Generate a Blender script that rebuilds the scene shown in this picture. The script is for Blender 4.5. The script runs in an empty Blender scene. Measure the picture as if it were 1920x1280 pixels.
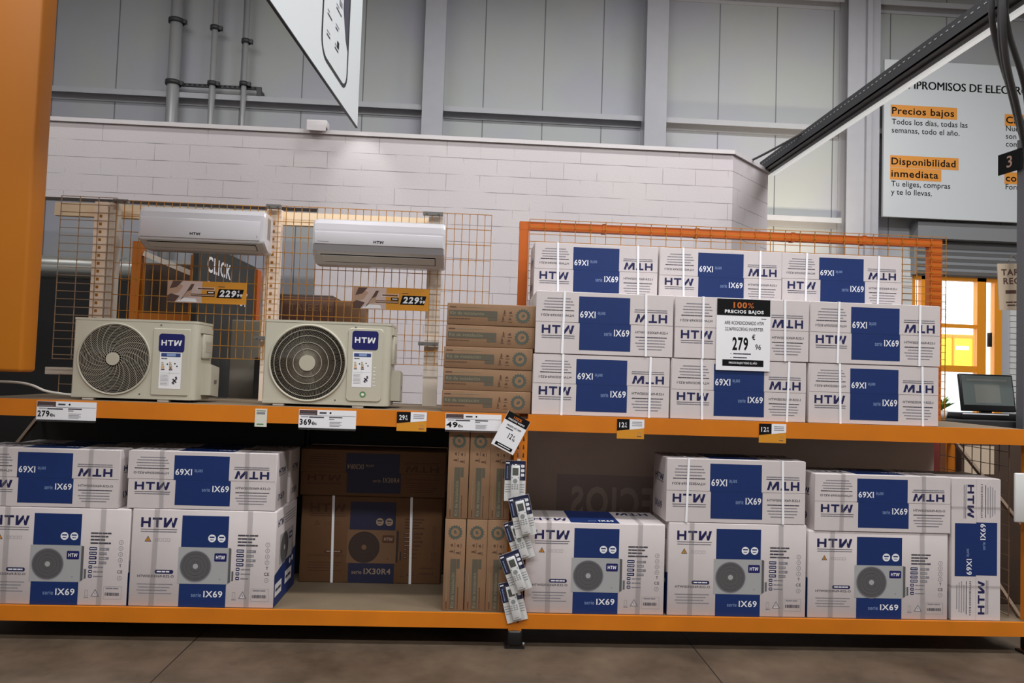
import bpy, bmesh, math, random
from mathutils import Vector, Matrix
C = bpy.context.scene.collection
SC = bpy.context.scene
R = math.radians
random.seed(7)

# ------------------------------------------------------------------ camera, world, light, exposure
FPX = 1400.0
def make_camera():
    yaw, pitch, roll = R(2.918), R(2.475), R(1.920)
    cy, sy = math.cos(yaw), math.sin(yaw)
    f = Vector((sy*math.cos(pitch), cy*math.cos(pitch), math.sin(pitch)))
    r = Vector((cy, -sy, 0)); u = r.cross(f)
    c, s = math.cos(roll), math.sin(roll)
    r2 = r*c + u*s; u2 = u*c - r*s
    cam = bpy.data.cameras.new('camera'); cam.sensor_width = 36; cam.lens = 36*FPX/1920
    cam.clip_end = 200
    o = bpy.data.objects.new('camera', cam); C.objects.link(o)
    m = Matrix((r2, u2, -f)).transposed().to_4x4(); m.translation = (0, -4.6, 1.66)
    o.matrix_world = m
    SC.camera = o
make_camera()

w = bpy.data.worlds.new('overcast_sky'); SC.world = w; w.use_nodes = True
bg = w.node_tree.nodes['Background']
bg.inputs[0].default_value = (0.93, 0.97, 1.0, 1); bg.inputs[1].default_value = 2.2
vs = SC.view_settings
vs.view_transform = 'Standard'; vs.look = 'None'; vs.gamma = 1; vs.use_curve_mapping = False
vs.exposure = 0.5
SC.cycles.use_denoising = True
SC.cycles.sample_clamp_indirect = 6

LAMPS = [  # x, y, power : the hall's ceiling luminaires, rows along X
    (-4.5, -6.5, 150), (0.5, -6.5, 210), (5.5, -6.5, 230),
    (-4.5, -2.2, 110), (0.8, -2.2, 200), (5.5, -2.2, 220),
    (-4.5, 2.4, 60), (1.0, 2.4, 110), (6.0, 2.4, 160)]
LAMP_Z = 8.2
for i, (x, y, p) in enumerate(LAMPS):
    l = bpy.data.lights.new('hall_light', 'AREA'); l.shape = 'RECTANGLE'; l.size = 3.0; l.size_y = 0.34
    l.energy = p; l.color = (0.985, 0.99, 1.0)
    o = bpy.data.objects.new('hall_light', l); C.objects.link(o); o.location = (x, y, LAMP_Z - 0.09)
l = bpy.data.lights.new('wall_washer', 'SPOT'); l.energy = 130; l.color = (1.0, 0.86, 0.66); l.spot_size = R(95); l.spot_blend = 1.0; l.shadow_soft_size = 0.15
WASH = bpy.data.objects.new('wall_washer', l); C.objects.link(WASH); WASH.location = (5.1, 5.3, 2.9)
WASH.rotation_euler = (Vector((4.6, 7.0, 4.9)) - WASH.location).to_track_quat('-Z', 'Y').to_euler()

l = bpy.data.lights.new('track_spot', 'SPOT'); l.energy = 9; l.color = (0.96, 1.0, 0.98); l.spot_size = R(58); l.spot_blend = 0.7; l.shadow_soft_size = 0.03
SPOT = bpy.data.objects.new('track_spot', l); C.objects.link(SPOT); SPOT.location = (-1.44, 3.80, 4.80)
SPOT.rotation_euler = (Vector((-1.36, 4.2, 3.55)) - SPOT.location).to_track_quat('-Z', 'Y').to_euler()

# ------------------------------------------------------------------ materials
def lin(c):
    return tuple(((v/255)/12.92 if v/255 <= 0.04045 else ((v/255+0.055)/1.055)**2.4) for v in c)
MATS = {}
def mat(name, rgb, rough=0.6, metal=0.0, noise=0.0, nscale=6.0, bump=0.0, bscale=60.0, spec=0.5, emit=0, alpha=1.0, coat=0.0):
    m = bpy.data.materials.new(name); m.use_nodes = True
    nt = m.node_tree; b = nt.nodes['Principled BSDF']
    c = lin(rgb) + (1,)
    b.inputs['Base Color'].default_value = c
    b.inputs['Roughness'].default_value = rough; b.inputs['Metallic'].default_value = metal
    b.inputs['Specular IOR Level'].default_value = spec
    b.inputs['Coat Weight'].default_value = coat
    if alpha < 1: b.inputs['Alpha'].default_value = alpha
    if emit:
        b.inputs['Emission Color'].default_value = c; b.inputs['Emission Strength'].default_value = emit
    tc = None
    if noise or bump:
        tc = nt.nodes.new('ShaderNodeTexCoord')
    if noise:
        n = nt.nodes.new('ShaderNodeTexNoise'); n.inputs['Scale'].default_value = nscale; n.inputs['Detail'].default_value = 6
        nt.links.new(tc.outputs['Object'], n.inputs['Vector'])
        rp = nt.nodes.new('ShaderNodeMapRange'); rp.inputs['To Min'].default_value = 1-noise; rp.inputs['To Max'].default_value = 1+noise
        rp.inputs['From Min'].default_value = 0.25; rp.inputs['From Max'].default_value = 0.75
        nt.links.new(n.outputs['Fac'], rp.inputs['Value'])
        mx = nt.nodes.new('ShaderNodeVectorMath'); mx.operation = 'SCALE'; mx.inputs[0].default_value = c[:3]
        nt.links.new(rp.outputs['Result'], mx.inputs['Scale'])
        nt.links.new(mx.outputs['Vector'], b.inputs['Base Color'])
    if bump:
        n2 = nt.nodes.new('ShaderNodeTexNoise'); n2.inputs['Scale'].default_value = bscale; n2.inputs['Detail'].default_value = 4
        nt.links.new(tc.outputs['Object'], n2.inputs['Vector'])
        bp = nt.nodes.new('ShaderNodeBump'); bp.inputs['Strength'].default_value = bump; bp.inputs['Distance'].default_value = 0.01
        nt.links.new(n2.outputs['Fac'], bp.inputs['Height']); nt.links.new(bp.outputs['Normal'], b.inputs['Normal'])
    MATS[name] = m
    return m
mat('carton_white', (205, 196, 195), 0.55, noise=0.045, nscale=5, bump=0.10, bscale=9)
mat('carton_edge', (150, 140, 128), 0.8)
mat('print_blue', (10, 42, 100), 0.5, noise=0.05, nscale=4)
mat('print_navy', (22, 24, 76), 0.5)
mat('print_ink', (62, 60, 72), 0.6)
mat('print_grey', (128, 126, 134), 0.6)
mat('print_white', (232, 232, 236), 0.5)
mat('print_pale', (128, 150, 190), 0.5)
mat('print_unit', (165, 166, 166), 0.5)
mat('print_fan', (88, 86, 88), 0.5)
mat('carton_brown', (102, 70, 42), 0.75, noise=0.08, nscale=6, bump=0.10, bscale=12)
mat('brown_blue', (28, 30, 58), 0.6)
mat('brown_ink', (78, 46, 30), 0.7)
mat('brown_fan', (52, 38, 32), 0.7)
mat('brown_unit', (112, 82, 56), 0.7)
mat('brown_text', (150, 128, 108), 0.6)
mat('kit_brown', (136, 104, 76), 0.75, noise=0.07, nscale=7, bump=0.10, bscale=14)
mat('kit_band', (86, 80, 66), 0.7, noise=0.06)
mat('kit_text', (134, 124, 98), 0.7)
mat('kit_ink', (84, 58, 42), 0.7)
mat('kit_seal', (76, 84, 74), 0.7)
mat('strap_white', (244, 244, 248), 0.35)
mat('strap_clear', (140, 136, 136), 0.2, alpha=0.14)
mat('rack_orange', (207, 117, 14), 0.45, noise=0.10, nscale=3.5, bump=0.03, bscale=30)
mat('frame_orange', (192, 92, 12), 0.45, noise=0.06, nscale=4)
mat('panel_orange', (193, 114, 14), 0.5, noise=0.05, nscale=2)
mat('wire_orange', (182, 124, 44), 0.4, metal=0.3)
mat('wire_grey', (176, 150, 122), 0.4, metal=0.4)
mat('wire_dark', (120, 98, 78), 0.45, metal=0.3)
mat('deck_board', (112, 96, 76), 0.8, noise=0.08, nscale=8)
mat('post_cream', (244, 222, 200), 0.6, noise=0.05)
mat('post_grey', (212, 200, 186), 0.6, noise=0.05)
mat('beam_cream', (244, 220, 186), 0.6, noise=0.06)
mat('clamp_steel', (130, 128, 124), 0.4, metal=0.7)
mat('ac_beige', (184, 179, 162), 0.42, noise=0.02)
mat('ac_hub', (178, 172, 154), 0.45)
mat('fan_black', (26, 22, 22), 0.6)
mat('grille_beige', (178, 170, 154), 0.4)
mat('grille_dark', (168, 160, 144), 0.4)
mat('badge_navy', (24, 26, 92), 0.35)
mat('label_white', (226, 226, 228), 0.5)
mat('label_tan', (176, 160, 118), 0.5)
mat('label_green', (70, 130, 70), 0.5)
mat('label_blue', (46, 66, 120), 0.5)
mat('split_white', (196, 193, 197), 0.22, noise=0.01, coat=0.3)
mat('split_grey', (134, 130, 132), 0.3, metal=0.2)
mat('split_under', (198, 195, 194), 0.4)
mat('ink_black', (9, 8, 9), 0.7, spec=0.2)
mat('paper_white', (232, 231, 234), 0.55)
mat('paper_cream', (212, 210, 196), 0.6)
mat('tag_orange', (192, 100, 32), 0.5)
mat('tag_yellow', (208, 140, 34), 0.5)
mat('sign_tan', (176, 142, 120), 0.6)
mat('sign_pink', (196, 172, 164), 0.6)
mat('sign_brown', (84, 58, 50), 0.6)
mat('sign_board', (206, 210, 212), 0.6)
mat('sign_orange', (214, 142, 52), 0.6)
mat('highlight', (226, 150, 62), 0.6)
mat('metal_grey', (150, 151, 151), 0.5, metal=0.1)
mat('steel_pale', (176, 176, 182), 0.5, noise=0.03)
mat('purlin_grey', (184, 184, 188), 0.5, noise=0.03)
mat('pipe_grey', (168, 168, 168), 0.35, metal=0.2)
mat('pipe_clamp', (74, 74, 76), 0.5, metal=0.4)
mat('coping_white', (206, 200, 200), 0.6, noise=0.03)
mat('duct_silver', (188, 188, 182), 0.35, metal=0.45)
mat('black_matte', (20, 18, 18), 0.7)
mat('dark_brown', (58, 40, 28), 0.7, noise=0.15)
mat('dark_slate', (48, 48, 44), 0.7)
mat('grey_panel', (116, 110, 98), 0.7)
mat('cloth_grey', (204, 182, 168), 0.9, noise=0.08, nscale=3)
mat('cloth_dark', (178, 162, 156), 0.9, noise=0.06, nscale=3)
mat('cloth_text', (214, 198, 188), 0.9)
mat('tray_dark', (66, 66, 68), 0.5, metal=0.4)
mat('tray_white', (228, 228, 226), 0.4, emit=0.42)
mat('frame_shaded', (178, 98, 14), 0.5, noise=0.08)  # rack orange with the shadow on the rear frame put into its colour
mat('cable_grey', (70, 70, 72), 0.5)
mat('cable_white', (226, 222, 214), 0.4)
mat('pole_grey', (96, 96, 100), 0.4, metal=0.3)
mat('plastic_black', (18, 18, 20), 0.35)
mat('screen_glow', (92, 100, 98), 0.2)
mat('screen_window', (112, 114, 108), 0.2)
mat('kraft_sign', (188, 170, 148), 0.7)
mat('leaf_green', (92, 130, 40), 0.6)
mat('pot_white', (220, 220, 214), 0.5)
mat('door_orange', (236, 150, 30), 0.4)
mat('shutter_grey', (150, 152, 154), 0.4, metal=0.3)
mat('slat_white', (214, 214, 212), 0.5)
mat('truck_yellow', (248, 206, 40), 0.5)
mat('ground_pale', (206, 206, 204), 0.8)
mat('rubber_black', (20, 20, 22), 0.6)
mat('foot_white', (236, 228, 220), 0.5)
mat('card_blue', (26, 30, 62), 0.4)
mat('card_white', (214, 214, 212), 0.4)
mat('remote_white', (226, 226, 226), 0.4)
mat('remote_screen', (74, 78, 72), 0.3)
mat('remote_button', (140, 148, 146), 0.5)
mat('red_dark', (110, 30, 22), 0.7)
mat('lamp_body', (220, 220, 220), 0.5)
mat('ceiling_white', (196, 196, 196), 0.8)
mat('wall_paint', (168, 166, 164), 0.8)

def clear_mat(name, a=0.16, tint=(1, 1, 1)):
    m = bpy.data.materials.new(name); m.use_nodes = True; nt = m.node_tree
    nt.nodes.remove(nt.nodes['Principled BSDF'])
    t = nt.nodes.new('ShaderNodeBsdfTransparent'); t.inputs[0].default_value = tint + (1,)
    g = nt.nodes.new('ShaderNodeBsdfGlossy'); g.inputs['Roughness'].default_value = 0.12
    x = nt.nodes.new('ShaderNodeMixShader'); x.inputs[0].default_value = a
    nt.links.new(t.outputs[0], x.inputs[1]); nt.links.new(g.outputs[0], x.inputs[2])
    nt.links.new(x.outputs[0], nt.nodes['Material Output'].inputs[0]); MATS[name] = m
clear_mat('clear_plastic', 0.10); clear_mat('window_glass', 0.06, (0.95, 0.98, 0.98))

def tex_mat(name):
    m = bpy.data.materials.new(name); m.use_nodes = True; nt = m.node_tree
    MATS[name] = m
    return m, nt, nt.nodes['Principled BSDF'], nt.nodes.new, nt.links.new
def math_node(nt, op, a, b=None):
    n = nt.nodes.new('ShaderNodeMath'); n.operation = op
    for i, v in enumerate((a, b)):
        if v is None: continue
        if isinstance(v, (int, float)): n.inputs[i].default_value = v
        else: nt.links.new(v, n.inputs[i])
    return n.outputs[0]
# painted block wall : faint joints 0.4 x 0.2 m
def block_material():
    m, nt, b, new, link = tex_mat('block_white')
    uv = new('ShaderNodeUVMap'); uv.uv_map = 'UVMap'
    sx = new('ShaderNodeSeparateXYZ'); link(uv.outputs[0], sx.inputs[0])
    def noise(scale, det=4):
        n = new('ShaderNodeTexNoise'); n.inputs['Scale'].default_value = scale; n.inputs['Detail'].default_value = det; link(uv.outputs[0], n.inputs['Vector']); return n.outputs['Fac']
    def ramp(v, a, b_):
        r = new('ShaderNodeMapRange'); r.inputs['From Min'].default_value = a; r.inputs['From Max'].default_value = b_; link(v, r.inputs['Value']); return r.outputs[0]
    wob = math_node(nt, 'MULTIPLY', math_node(nt, 'SUBTRACT', noise(5.0), 0.5), 0.012)
    row = math_node(nt, 'DIVIDE', math_node(nt, 'ADD', sx.outputs['Y'], wob), 0.2)
    dy = math_node(nt, 'MULTIPLY', math_node(nt, 'ABSOLUTE', math_node(nt, 'SUBTRACT', math_node(nt, 'FRACT', math_node(nt, 'ADD', row, 0.5)), 0.5)), 0.2)
    odd = math_node(nt, 'MULTIPLY', math_node(nt, 'MODULO', math_node(nt, 'FLOOR', row), 2.0), 0.2)
    dx = math_node(nt, 'MULTIPLY', math_node(nt, 'ABSOLUTE', math_node(nt, 'SUBTRACT', math_node(nt, 'FRACT', math_node(nt, 'DIVIDE', math_node(nt, 'ADD', math_node(nt, 'ADD', sx.outputs['X'], 40.0), odd), 0.4)), 0.5)), 0.4)
    hline = math_node(nt, 'MULTIPLY', math_node(nt, 'LESS_THAN', dy, 0.0042), ramp(noise(2.2, 3), 0.36, 0.56))
    vline = math_node(nt, 'MULTIPLY', math_node(nt, 'LESS_THAN', dx, 0.0040), math_node(nt, 'MULTIPLY', ramp(noise(3.1, 3), 0.46, 0.62), 0.75))
    line = math_node(nt, 'MAXIMUM', hline, vline)
    stain = ramp(noise(0.8, 5), 0.3, 0.7)
    base = new('ShaderNodeMixRGB'); link(stain, base.inputs['Fac']); base.inputs['Color1'].default_value = lin((200, 191, 194)) + (1,); base.inputs['Color2'].default_value = lin((206, 199, 198)) + (1,)
    mx = new('ShaderNodeMixRGB'); link(math_node(nt, 'MULTIPLY', line, 0.8), mx.inputs['Fac']); link(base.outputs[0], mx.inputs['Color1']); mx.inputs['Color2'].default_value = lin((126, 119, 121)) + (1,)
    link(mx.outputs[0], b.inputs['Base Color']); b.inputs['Roughness'].default_value = 0.75
    h = math_node(nt, 'SUBTRACT', math_node(nt, 'MULTIPLY', noise(40), 0.25), math_node(nt, 'MULTIPLY', line, 0.8))
    bp = new('ShaderNodeBump'); bp.inputs['Strength'].default_value = 0.5; bp.inputs['Distance'].default_value = 0.012
    link(h, bp.inputs['Height']); link(bp.outputs[0], b.inputs['Normal'])
block_material()
# sheet-metal cladding : seams every 0.94 m, pale stains
def cladding_material():
    m, nt, b, new, link = tex_mat('cladding_grey')
    tc = new('ShaderNodeTexCoord'); sx = new('ShaderNodeSeparateXYZ'); link(tc.outputs['Object'], sx.inputs[0])
    t = math_node(nt, 'ABSOLUTE', math_node(nt, 'SUBTRACT', math_node(nt, 'FRACT', math_node(nt, 'DIVIDE', math_node(nt, 'ADD', sx.outputs['X'], 20.0 - 0.27 + 0.47), 0.94)), 0.5))
    seam = math_node(nt, 'LESS_THAN', t, 0.0095)
    n = new('ShaderNodeTexNoise'); n.inputs['Scale'].default_value = 0.7; n.inputs['Detail'].default_value = 5; link(tc.outputs['Object'], n.inputs['Vector'])
    cr = new('ShaderNodeValToRGB'); link(n.outputs['Fac'], cr.inputs[0])
    cr.color_ramp.elements[0].position = 0.35; cr.color_ramp.elements[0].color = lin((176, 176, 186)) + (1,)
    cr.color_ramp.elements[1].position = 0.65; cr.color_ramp.elements[1].color = lin((180, 183, 178)) + (1,)
    mx = new('ShaderNodeMixRGB'); link(seam, mx.inputs['Fac']); link(cr.outputs[0], mx.inputs['Color1']); mx.inputs['Color2'].default_value = lin((118, 118, 122)) + (1,)
    link(mx.outputs[0], b.inputs['Base Color']); b.inputs['Roughness'].default_value = 0.55; b.inputs['Metallic'].default_value = 0.05
    bp = new('ShaderNodeBump'); bp.inputs['Strength'].default_value = 0.6; bp.inputs['Distance'].default_value = 0.01; bp.invert = True
    link(seam, bp.inputs['Height']); link(bp.outputs[0], b.inputs['Normal'])
cladding_material()
def floor_material():
    m, nt, b, new, link = tex_mat('floor_concrete')
    tc = new('ShaderNodeTexCoord')
    n = new('ShaderNodeTexNoise'); n.inputs['Scale'].default_value = 1.7; n.inputs['Detail'].default_value = 9; n.inputs['Roughness'].default_value = 0.65; link(tc.outputs['Object'], n.inputs['Vector'])
    cr = new('ShaderNodeValToRGB'); link(n.outputs['Fac'], cr.inputs[0])
    cr.color_ramp.elements[0].position = 0.3; cr.color_ramp.elements[0].color = lin((58, 46, 36)) + (1,)
    cr.color_ramp.elements[1].position = 0.7; cr.color_ramp.elements[1].color = lin((104, 89, 73)) + (1,)
    vo = new('ShaderNodeTexNoise'); vo.inputs['Scale'].default_value = 9; vo.inputs['Detail'].default_value = 3; link(tc.outputs['Object'], vo.inputs['Vector'])
    st = new('ShaderNodeMapRange'); st.inputs['From Min'].default_value = 0.66; st.inputs['From Max'].default_value = 0.74; st.inputs['To Max'].default_value = 0.35; link(vo.outputs['Fac'], st.inputs['Value'])
    mx = new('ShaderNodeMixRGB'); link(st.outputs[0], mx.inputs['Fac']); link(cr.outputs[0], mx.inputs['Color1']); mx.inputs['Color2'].default_value = lin((48, 39, 31)) + (1,)
    # control joints
    sx = new('ShaderNodeSeparateXYZ'); link(tc.outputs['Object'], sx.inputs[0])
    jx = math_node(nt, 'LESS_THAN', math_node(nt, 'ABSOLUTE', math_node(nt, 'SUBTRACT', math_node(nt, 'FRACT', math_node(nt, 'DIVIDE', math_node(nt, 'ADD', sx.outputs['X'], 1.61 + 1.52), 3.04)), 0.5)), 0.0014)
    m2 = new('ShaderNodeMixRGB'); link(jx, m2.inputs['Fac']); link(mx.outputs[0], m2.inputs['Color1']); m2.inputs['Color2'].default_value = lin((34, 28, 23)) + (1,)
    link(m2.outputs[0], b.inputs['Base Color']); b.inputs['Roughness'].default_value = 0.5
floor_material()

# ------------------------------------------------------------------ mesh building
_txt_cache = {}
def text_geo(s, bold):
    k = (s, bold)
    if k in _txt_cache: return _txt_cache[k]
    cu = bpy.data.curves.new('t', 'FONT'); cu.body = s; cu.size = 1.0; cu.resolution_u = 3
    cu.dimensions = '2D'; cu.fill_mode = 'BOTH'
    cu.offset = bold; cu.space_character = 1.0 + 5.0*bold
    ob = bpy.data.objects.new('t', cu); C.objects.link(ob)
    dg = bpy.context.evaluated_depsgraph_get(); dg.update()
    me = bpy.data.meshes.new_from_object(ob.evaluated_get(dg))
    v = [(p.co.x, p.co.y) for p in me.vertices]; f = [tuple(p.vertices) for p in me.polygons]
    bpy.data.objects.remove(ob); bpy.data.curves.remove(cu); bpy.data.meshes.remove(me)
    if not v: v = [(0, 0)]
    _txt_cache[k] = (v, f)
    return v, f
CAP = None
def cap_height():
    global CAP
    if CAP is None:
        v, f = text_geo('H', 0.0); CAP = max(p[1] for p in v)
    return CAP

class Print:
    """flat artwork in metres; layers keep inks apart"""
    def __init__(s): s.it = []; s.T = (1, 0, 0, 0, 1, 0)
    def _p(s, x, y):
        a, b, c, d, e, f = s.T
        return (a*x+b*y+c, d*x+e*y+f)
    def add(s, v, f, m, L): s.it.append(([s._p(*q) for q in v], f, m, L))
    def rect(s, x0, y0, x1, y1, m, L=1): s.add([(x0, y0), (x1, y0), (x1, y1), (x0, y1)], [(0, 1, 2, 3)], m, L)
    def poly(s, pts, m, L=1): s.add(pts, [tuple(range(len(pts)))], m, L)
    def disc(s, cx, cy, r, m, L=1, n=28):
        s.poly([(cx+r*math.cos(2*math.pi*i/n), cy+r*math.sin(2*math.pi*i/n)) for i in range(n)], m, L)
    def ring(s, cx, cy, r0, r1, m, L=1, n=28):
        v = []; f = []
        for i in range(n):
            a = 2*math.pi*i/n; v += [(cx+r0*math.cos(a), cy+r0*math.sin(a)), (cx+r1*math.cos(a), cy+r1*math.sin(a))]
        for i in range(n):
            j = (i+1) % n; f.append((2*i, 2*i+1, 2*j+1, 2*j))
        s.add(v, f, m, L)
    def frame(s, x0, y0, x1, y1, t, m, L=1):
        s.rect(x0, y0, x1, y0+t, m, L); s.rect(x0, y1-t, x1, y1, m, L); s.rect(x0, y0+t, x0+t, y1-t, m, L); s.rect(x1-t, y0+t, x1, y1-t, m, L)
    def rrect(s, x0, y0, x1, y1, r, m, L=1, n=6):
        pts = []
        for cx, cy, a0 in ((x1-r, y1-r, 0), (x0+r, y1-r, 90), (x0+r, y0+r, 180), (x1-r, y0+r, 270)):
            for i in range(n+1):
                a = R(a0+90*i/n); pts.append((cx+r*math.cos(a), cy+r*math.sin(a)))
        s.poly(pts, m, L)
    def text(s, t, x, y, cap, m, L=2, align='l', width=None, bold=0.012, slant=0.0, rot=0):
        if bold > 0 and ('M' in t or 'W' in t):   # heavy strokes by overprinting: outline offsets close up the M
            k_ = cap/cap_height()*min(bold, 0.03)
            for i in (-1, 1): s.text(t, x+i*k_*math.cos(R(rot)), y+i*k_*math.sin(R(rot)), cap, m, L+0.15*(i+1), align, width, 0, slant, rot)
            return
        v, f = text_geo(t, bold); k = cap/cap_height()
        x0 = min(p[0] for p in v); x1 = max(p[0] for p in v)
        kx = k if width is None else width/(x1-x0)
        wd = (x1-x0)*kx
        off = {'l': 0, 'c': -wd/2, 'r': -wd}[align]
        c, q = math.cos(R(rot)), math.sin(R(rot))
        pts = []
        for px, py in v:
            lx = (px-x0)*kx + off + slant*py*k; ly = py*k
            pts.append((x + lx*c - ly*q, y + lx*q + ly*c))
        s.add(pts, f, m, L)
    def logo(s, x, y, wd, h, m, L=2):
        b = 0.25
        def P(pts): s.poly([(x+wd*px, y+h*py) for px, py in pts], m, L)
        q = 0.065
        P([(0, 0), (q, 0), (q, 1), (0, 1)]); P([(0.20, 0), (0.20+q, 0), (0.20+q, 1), (0.20, 1)]); P([(q, .40), (.20, .40), (.20, .62), (q, .62)])
        P([(.315, .78), (.575, .78), (.575, 1), (.315, 1)]); P([(.412, 0), (.412+q, 0), (.412+q, .78), (.412, .78)])
        P([(.625, 0), (.695, 0), (.695, 1), (.625, 1)])
        P([(.695, 0), (.715, 0), (.845, .70), (.845, 1), (.805, 1), (.695, .42)])
        P([(.845, .30), (.865, 0), (.925, 0), (1.0, 1), (.925, 1), (.885, .42), (.845, .72)])
    def dash(s, x0, x1, y, h, m, L=2, seed=0, gap=0.35):
        r = random.Random(seed); x = x0
        while x < x1 - h:
            l = min(r.uniform(2.0, 7.0)*h, x1-x); s.rect(x, y, x+l, y+h, m, L); x += l + h*gap*r.uniform(.6, 1.4)

class Part:
    def __init__(s): s.v = []; s.f = []; s.m = []; s.sm = []; s.uv = None
    def addmesh(s, v, f, m, smooth=False):
        o = len(s.v); s.v += [tuple(q) for q in v]
        for q in f: s.f.append(tuple(i+o for i in q)); s.m.append(m); s.sm.append(smooth)
    def box(s, x0, y0, z0, x1, y1, z1, m):
        v = [(x0, y0, z0), (x1, y0, z0), (x1, y1, z0), (x0, y1, z0), (x0, y0, z1), (x1, y0, z1), (x1, y1, z1), (x0, y1, z1)]
        s.addmesh(v, [(3, 2, 1, 0), (4, 5, 6, 7), (0, 1, 5, 4), (1, 2, 6, 5), (2, 3, 7, 6), (3, 0, 4, 7)], m)
        return s
    def rbox(s, x0, y0, z0, x1, y1, z1, m, r=0.006, seg=2):
        bm = bmesh.new(); bmesh.ops.create_cube(bm, size=1)
        for q in bm.verts:
            q.co = Vector(((x0+x1)/2 + q.co.x*(x1-x0), (y0+y1)/2 + q.co.y*(y1-y0), (z0+z1)/2 + q.co.z*(z1-z0)))
        bmesh.ops.bevel(bm, geom=bm.edges[:], offset=r, segments=seg, affect='EDGES', profile=0.5)
        return s.take(bm, m, True)
    def take(s, bm, m, smooth=False):
        bm.verts.index_update()
        s.addmesh([v.co[:] for v in bm.verts], [[v.index for v in f.verts] for f in bm.faces], m, smooth); bm.free(); return s
    def prism(s, pts, axis, a, b, m, smooth=False):
        """closed outline pts extruded along axis ('x','y','z') from a to b"""
        n = len(pts)
        def P(p, t): return {'x': (t, p[0], p[1]), 'y': (p[0], t, p[1]), 'z': (p[0], p[1], t)}[axis]
        v = [P(p, a) for p in pts] + [P(p, b) for p in pts]
        o = len(s.v); s.v += v
        for i in range(n):
            j = (i+1) % n; s.f.append((o+i, o+j, o+n+j, o+n+i)); s.m.append(m); s.sm.append(smooth)
        s.f.append(tuple(o+i for i in range(n))[::-1]); s.m.append(m); s.sm.append(False)
        s.f.append(tuple(o+n+i for i in range(n))); s.m.append(m); s.sm.append(False)
        return s
    def tube(s, path, r, m, n=8, closed=False, caps=True):
        P = [Vector(p) for p in path]; N = len(P); o = len(s.v)
        up = None
        for i, p in enumerate(P):
            if closed: t = (P[(i+1) % N]-P[i-1])
            else: t = P[min(i+1, N-1)]-P[max(i-1, 0)]
            t.normalize()
            if up is None:
                up = Vector((0, 0, 1)) if abs(t.z) < 0.9 else Vector((0, 1, 0))
            a = up - t*up.dot(t)
            if a.length < 1e-6: a = t.orthogonal()
            a.normalize(); up = a; b = t.cross(a)
            for k in range(n):
                g = 2*math.pi*k/n + math.pi/n; s.v.append(tuple(p + (a*math.cos(g)+b*math.sin(g))*r))
        for i in range(N if closed else N-1):
            j = (i+1) % N
            for k in range(n):
                l = (k+1) % n; s.f.append((o+i*n+k, o+i*n+l, o+j*n+l, o+j*n+k)); s.m.append(m); s.sm.append(n > 4)
        if caps and not closed:
            s.f.append(tuple(o+k for k in range(n))[::-1]); s.m.append(m); s.sm.append(False)
            s.f.append(tuple(o+(N-1)*n+k for k in range(n))); s.m.append(m); s.sm.append(False)
        return s
    def ringy(s, cx, y, cz, r, t, m, seg=64, n=6):
        """torus in the XZ plane"""
        return s.tube([(cx+r*math.cos(2*math.pi*i/seg), y, cz+r*math.sin(2*math.pi*i/seg)) for i in range(seg)], t, m, n, closed=True)
    def cyl(s, p0, p1, r, m, n=24, r1=None):
        a = Vector(p0); b = Vector(p1); t = (b-a).normalized(); u = t.orthogonal().normalized(); w_ = t.cross(u); o = len(s.v); r1 = r if r1 is None else r1
        for q, rr in ((a, r), (b, r1)):
            for k in range(n):
                g = 2*math.pi*k/n; s.v.append(tuple(q+(u*math.cos(g)+w_*math.sin(g))*rr))
        for k in range(n):
            l = (k+1) % n; s.f.append((o+k, o+l, o+n+l, o+n+k)); s.m.append(m); s.sm.append(True)
        s.f.append(tuple(o+k for k in range(n))[::-1]); s.m.append(m); s.sm.append(False)
        s.f.append(tuple(o+n+k for k in range(n))); s.m.append(m); s.sm.append(False)
        return s
    def art(s, pr, O, U, V, gap=0.0005):
        O, U, V = Vector(O), Vector(U), Vector(V); N = U.cross(V).normalized()
        for v, f, m, L in pr.it:
            h = N*(gap*(L+0.6))
            s.addmesh([tuple(O+U*x+V*y+h) for x, y in v], f, m)
        return s
    def build(s, name, parent=None, loc=None, rot=None):
        me = bpy.data.meshes.new(name); me.from_pydata(s.v, [], s.f)
        keys = []
        for k in s.m:
            if k not in keys: keys.append(k)
        for k in keys: me.materials.append(MATS[k])
        me.polygons.foreach_set('material_index', [keys.index(k) for k in s.m])
        me.polygons.foreach_set('use_smooth', s.sm)
        if s.uv:
            ul = me.uv_layers.new(name='UVMap')
            for p in me.polygons:
                for li in p.loop_indices: ul.data[li].uv = s.uv[me.loops[li].vertex_index]
        me.update()
        o = bpy.data.objects.new(name, me); C.objects.link(o)
        if parent: o.parent = parent
        if loc: o.location = loc
        if rot: o.rotation_euler = rot
        return o
FX, FZ = (1, 0, 0), (0, 0, 1)          # artwork axes of a face that looks towards -Y

def thing(name, label, cat, loc=(0, 0, 0), rot=(0, 0, 0), group=None):
    o = bpy.data.objects.new(name, None); C.objects.link(o); o.empty_display_size = 0.05
    o.location = loc; o.rotation_euler = rot
    return tag(o, label, cat, group)
def tag(o, label, cat, group=None):
    o['label'] = label; o['category'] = cat
    if group: o['group'] = group
    return o
def struct(o): o['kind'] = 'structure'; return o
def copy_tree(o, parent=None):
    c = o.copy(); C.objects.link(c)
    if parent: c.parent = parent
    for ch in list(o.children): copy_tree(ch, c)
    return c

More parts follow.
